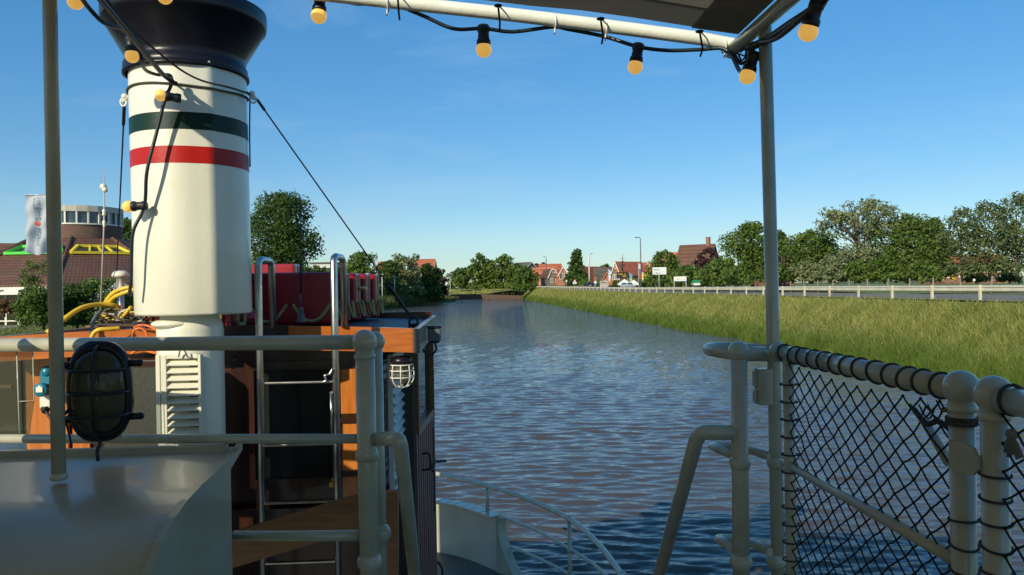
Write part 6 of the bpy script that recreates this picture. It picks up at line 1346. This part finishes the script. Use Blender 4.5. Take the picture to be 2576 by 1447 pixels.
def car(u, vb, Y, rz, colr, label, van=False):
    b = PD(u, vb, Y); t = thing('parked_car', b, label, 'car', 'cars parked by the village road', rz); pm = mat('car_paint_%d' % u, colr, .25, var=.05, coat=.8); H = 1.85 if van else 1.45; mb = MB()
    side = [(-2.1, .35), (2.1, .35), (2.15, .75), (1.95, .92), (1.2, 1.0), (.65, H), (-1.3 if not van else -1.9, H), (-2.05, 1.0), (-2.15, .7)]
    mb.prism(side, lambda a, z: (a, -.86, z), lambda a, z: (a, .86, z)); mb.build('body', pm, t, local=True, bevel=.08)
    for sy in (-1, 1):
        mb = MB(); mb.prism([(-1.85 + (0 if van else .25), 1.02), (1.0, 1.02), (.58, H - .1), (-1.3 if not van else -1.75, H - .1)], lambda a, z: (a, sy * .872, z), lambda a, z: (a, sy * .862, z)); mb.build('window', HGL, t, local=True)
    for sx in (-1, 1):
        mb = MB(); e = ((1.17, 1.03), (.72, H - .1)) if sx > 0 else ((-2.07, 1.03), (-1.42 if not van else -1.96, H - .1)); mb.slab([(e[0][0] + sx * .03, -.7, e[0][1]), (e[0][0] + sx * .03, .7, e[0][1]), (e[1][0] + sx * .03, .62, e[1][1]), (e[1][0] + sx * .03, -.62, e[1][1])], (sx * .02, 0, .01)); mb.build('windscreen' if sx > 0 else 'rear_window', HGL, t, local=True)
        for sy in (-1, 1):
            mb = MB(); mb.lathe([(.01, -.1), (.32, -.1), (.34, -.06), (.34, .06), (.32, .1), (.01, .1)], (sx * 1.35, sy * .80, .33), 18, False, ax=Matrix.Rotation(R(90), 3, 'X')); wl_ = mb.build('wheel', RUBBER, t, local=True); mb = MB(); mb.lathe([(.01, -.115), (.2, -.11), (.2, .11), (.01, .115)], (sx * 1.35, sy * .80, .33), 14, False, ax=Matrix.Rotation(R(90), 3, 'X')); mb.build('rim', SG, wl_, local=True)
            mb = MB(); mb.box((sx * 2.12, sy * .62, .78), (.08, .36, .16)); mb.build('headlight' if sx > 0 else 'tail_light', SW_ if sx > 0 else bpy.data.materials['sign_red'], t, local=True)
car(1483, 725.5, 205, R(-75), (.02, .025, .04), 'dark blue car parked beside the thick white lamp post'); car(1579, 725.5, 200, R(-70), (.42, .50, .58), 'light silver blue car in front of the parasols'); car(1598, 725, 208, R(-85), (.03, .02, .03), 'dark van with red sticker beside the silver car', True)
yz = thing('playground_slide', PD(2392, 706, 120), 'yellow playground slide at the edge of the meadow', 'slide'); k_ = px(1, 120); Ym = mat('slide_yellow', (.72, .42, .03), .4)
mb = MB(); mb.tube([(-.9, 0, .75), (-.2, 0, .72), (.4, 0, .25), (.9, 0, .12)], .18, 8); mb.build('chute', Ym, yz, local=True); mb = MB(); mb.box((-.3, .2, .8), (1.5, .5, .12)); mb.box((.4, .3, .45), (.16, .3, .9)); mb.box((-1.0, .3, .4), (.12, .3, .8)); mb.build('platform', Ym, yz, local=True)
mp_ = thing('marker_post', PD(2450, 712, 60), 'small white square sign on a stake beyond the barrier', 'sign'); mb = MB(); mb.tube([(0, 0, -.3), (0, 0, .30)], .03, 6); mb.build('stake', FPW, mp_, local=True); mb = MB(); mb.box((0, -.03, .22), (.17, .02, .17)); mb.build('plate', SW_, mp_, local=True)
tk = thing('trailer_tent', PD(1751, 722, 105), 'small green and white covered trailer behind the barrier', 'trailer'); mb = MB(); mb.box((0, 0, .35), (.8, 1.3, .3)); mb.build('box', SW_, tk, local=True, bevel=.03); mb = MB(); mb.prism([(-.42, .5), (.42, .5), (.36, .85), (0, .95), (-.36, .85)], lambda a, b: (a, -.6, b), lambda a, b: (a, .6, b)); mb.build('cover', mat('tarp_green', (.02, .25, .10), .6), tk, local=True)
for sx in (-1, 1): mb = MB(); mb.lathe([(.01, -.06), (.2, -.06), (.2, .06), (.01, .06)], (sx * .42, 0, .18), 14, False, ax=Matrix.Rotation(R(90), 3, 'Y')); mb.build('wheel', RUBBER, tk, local=True)
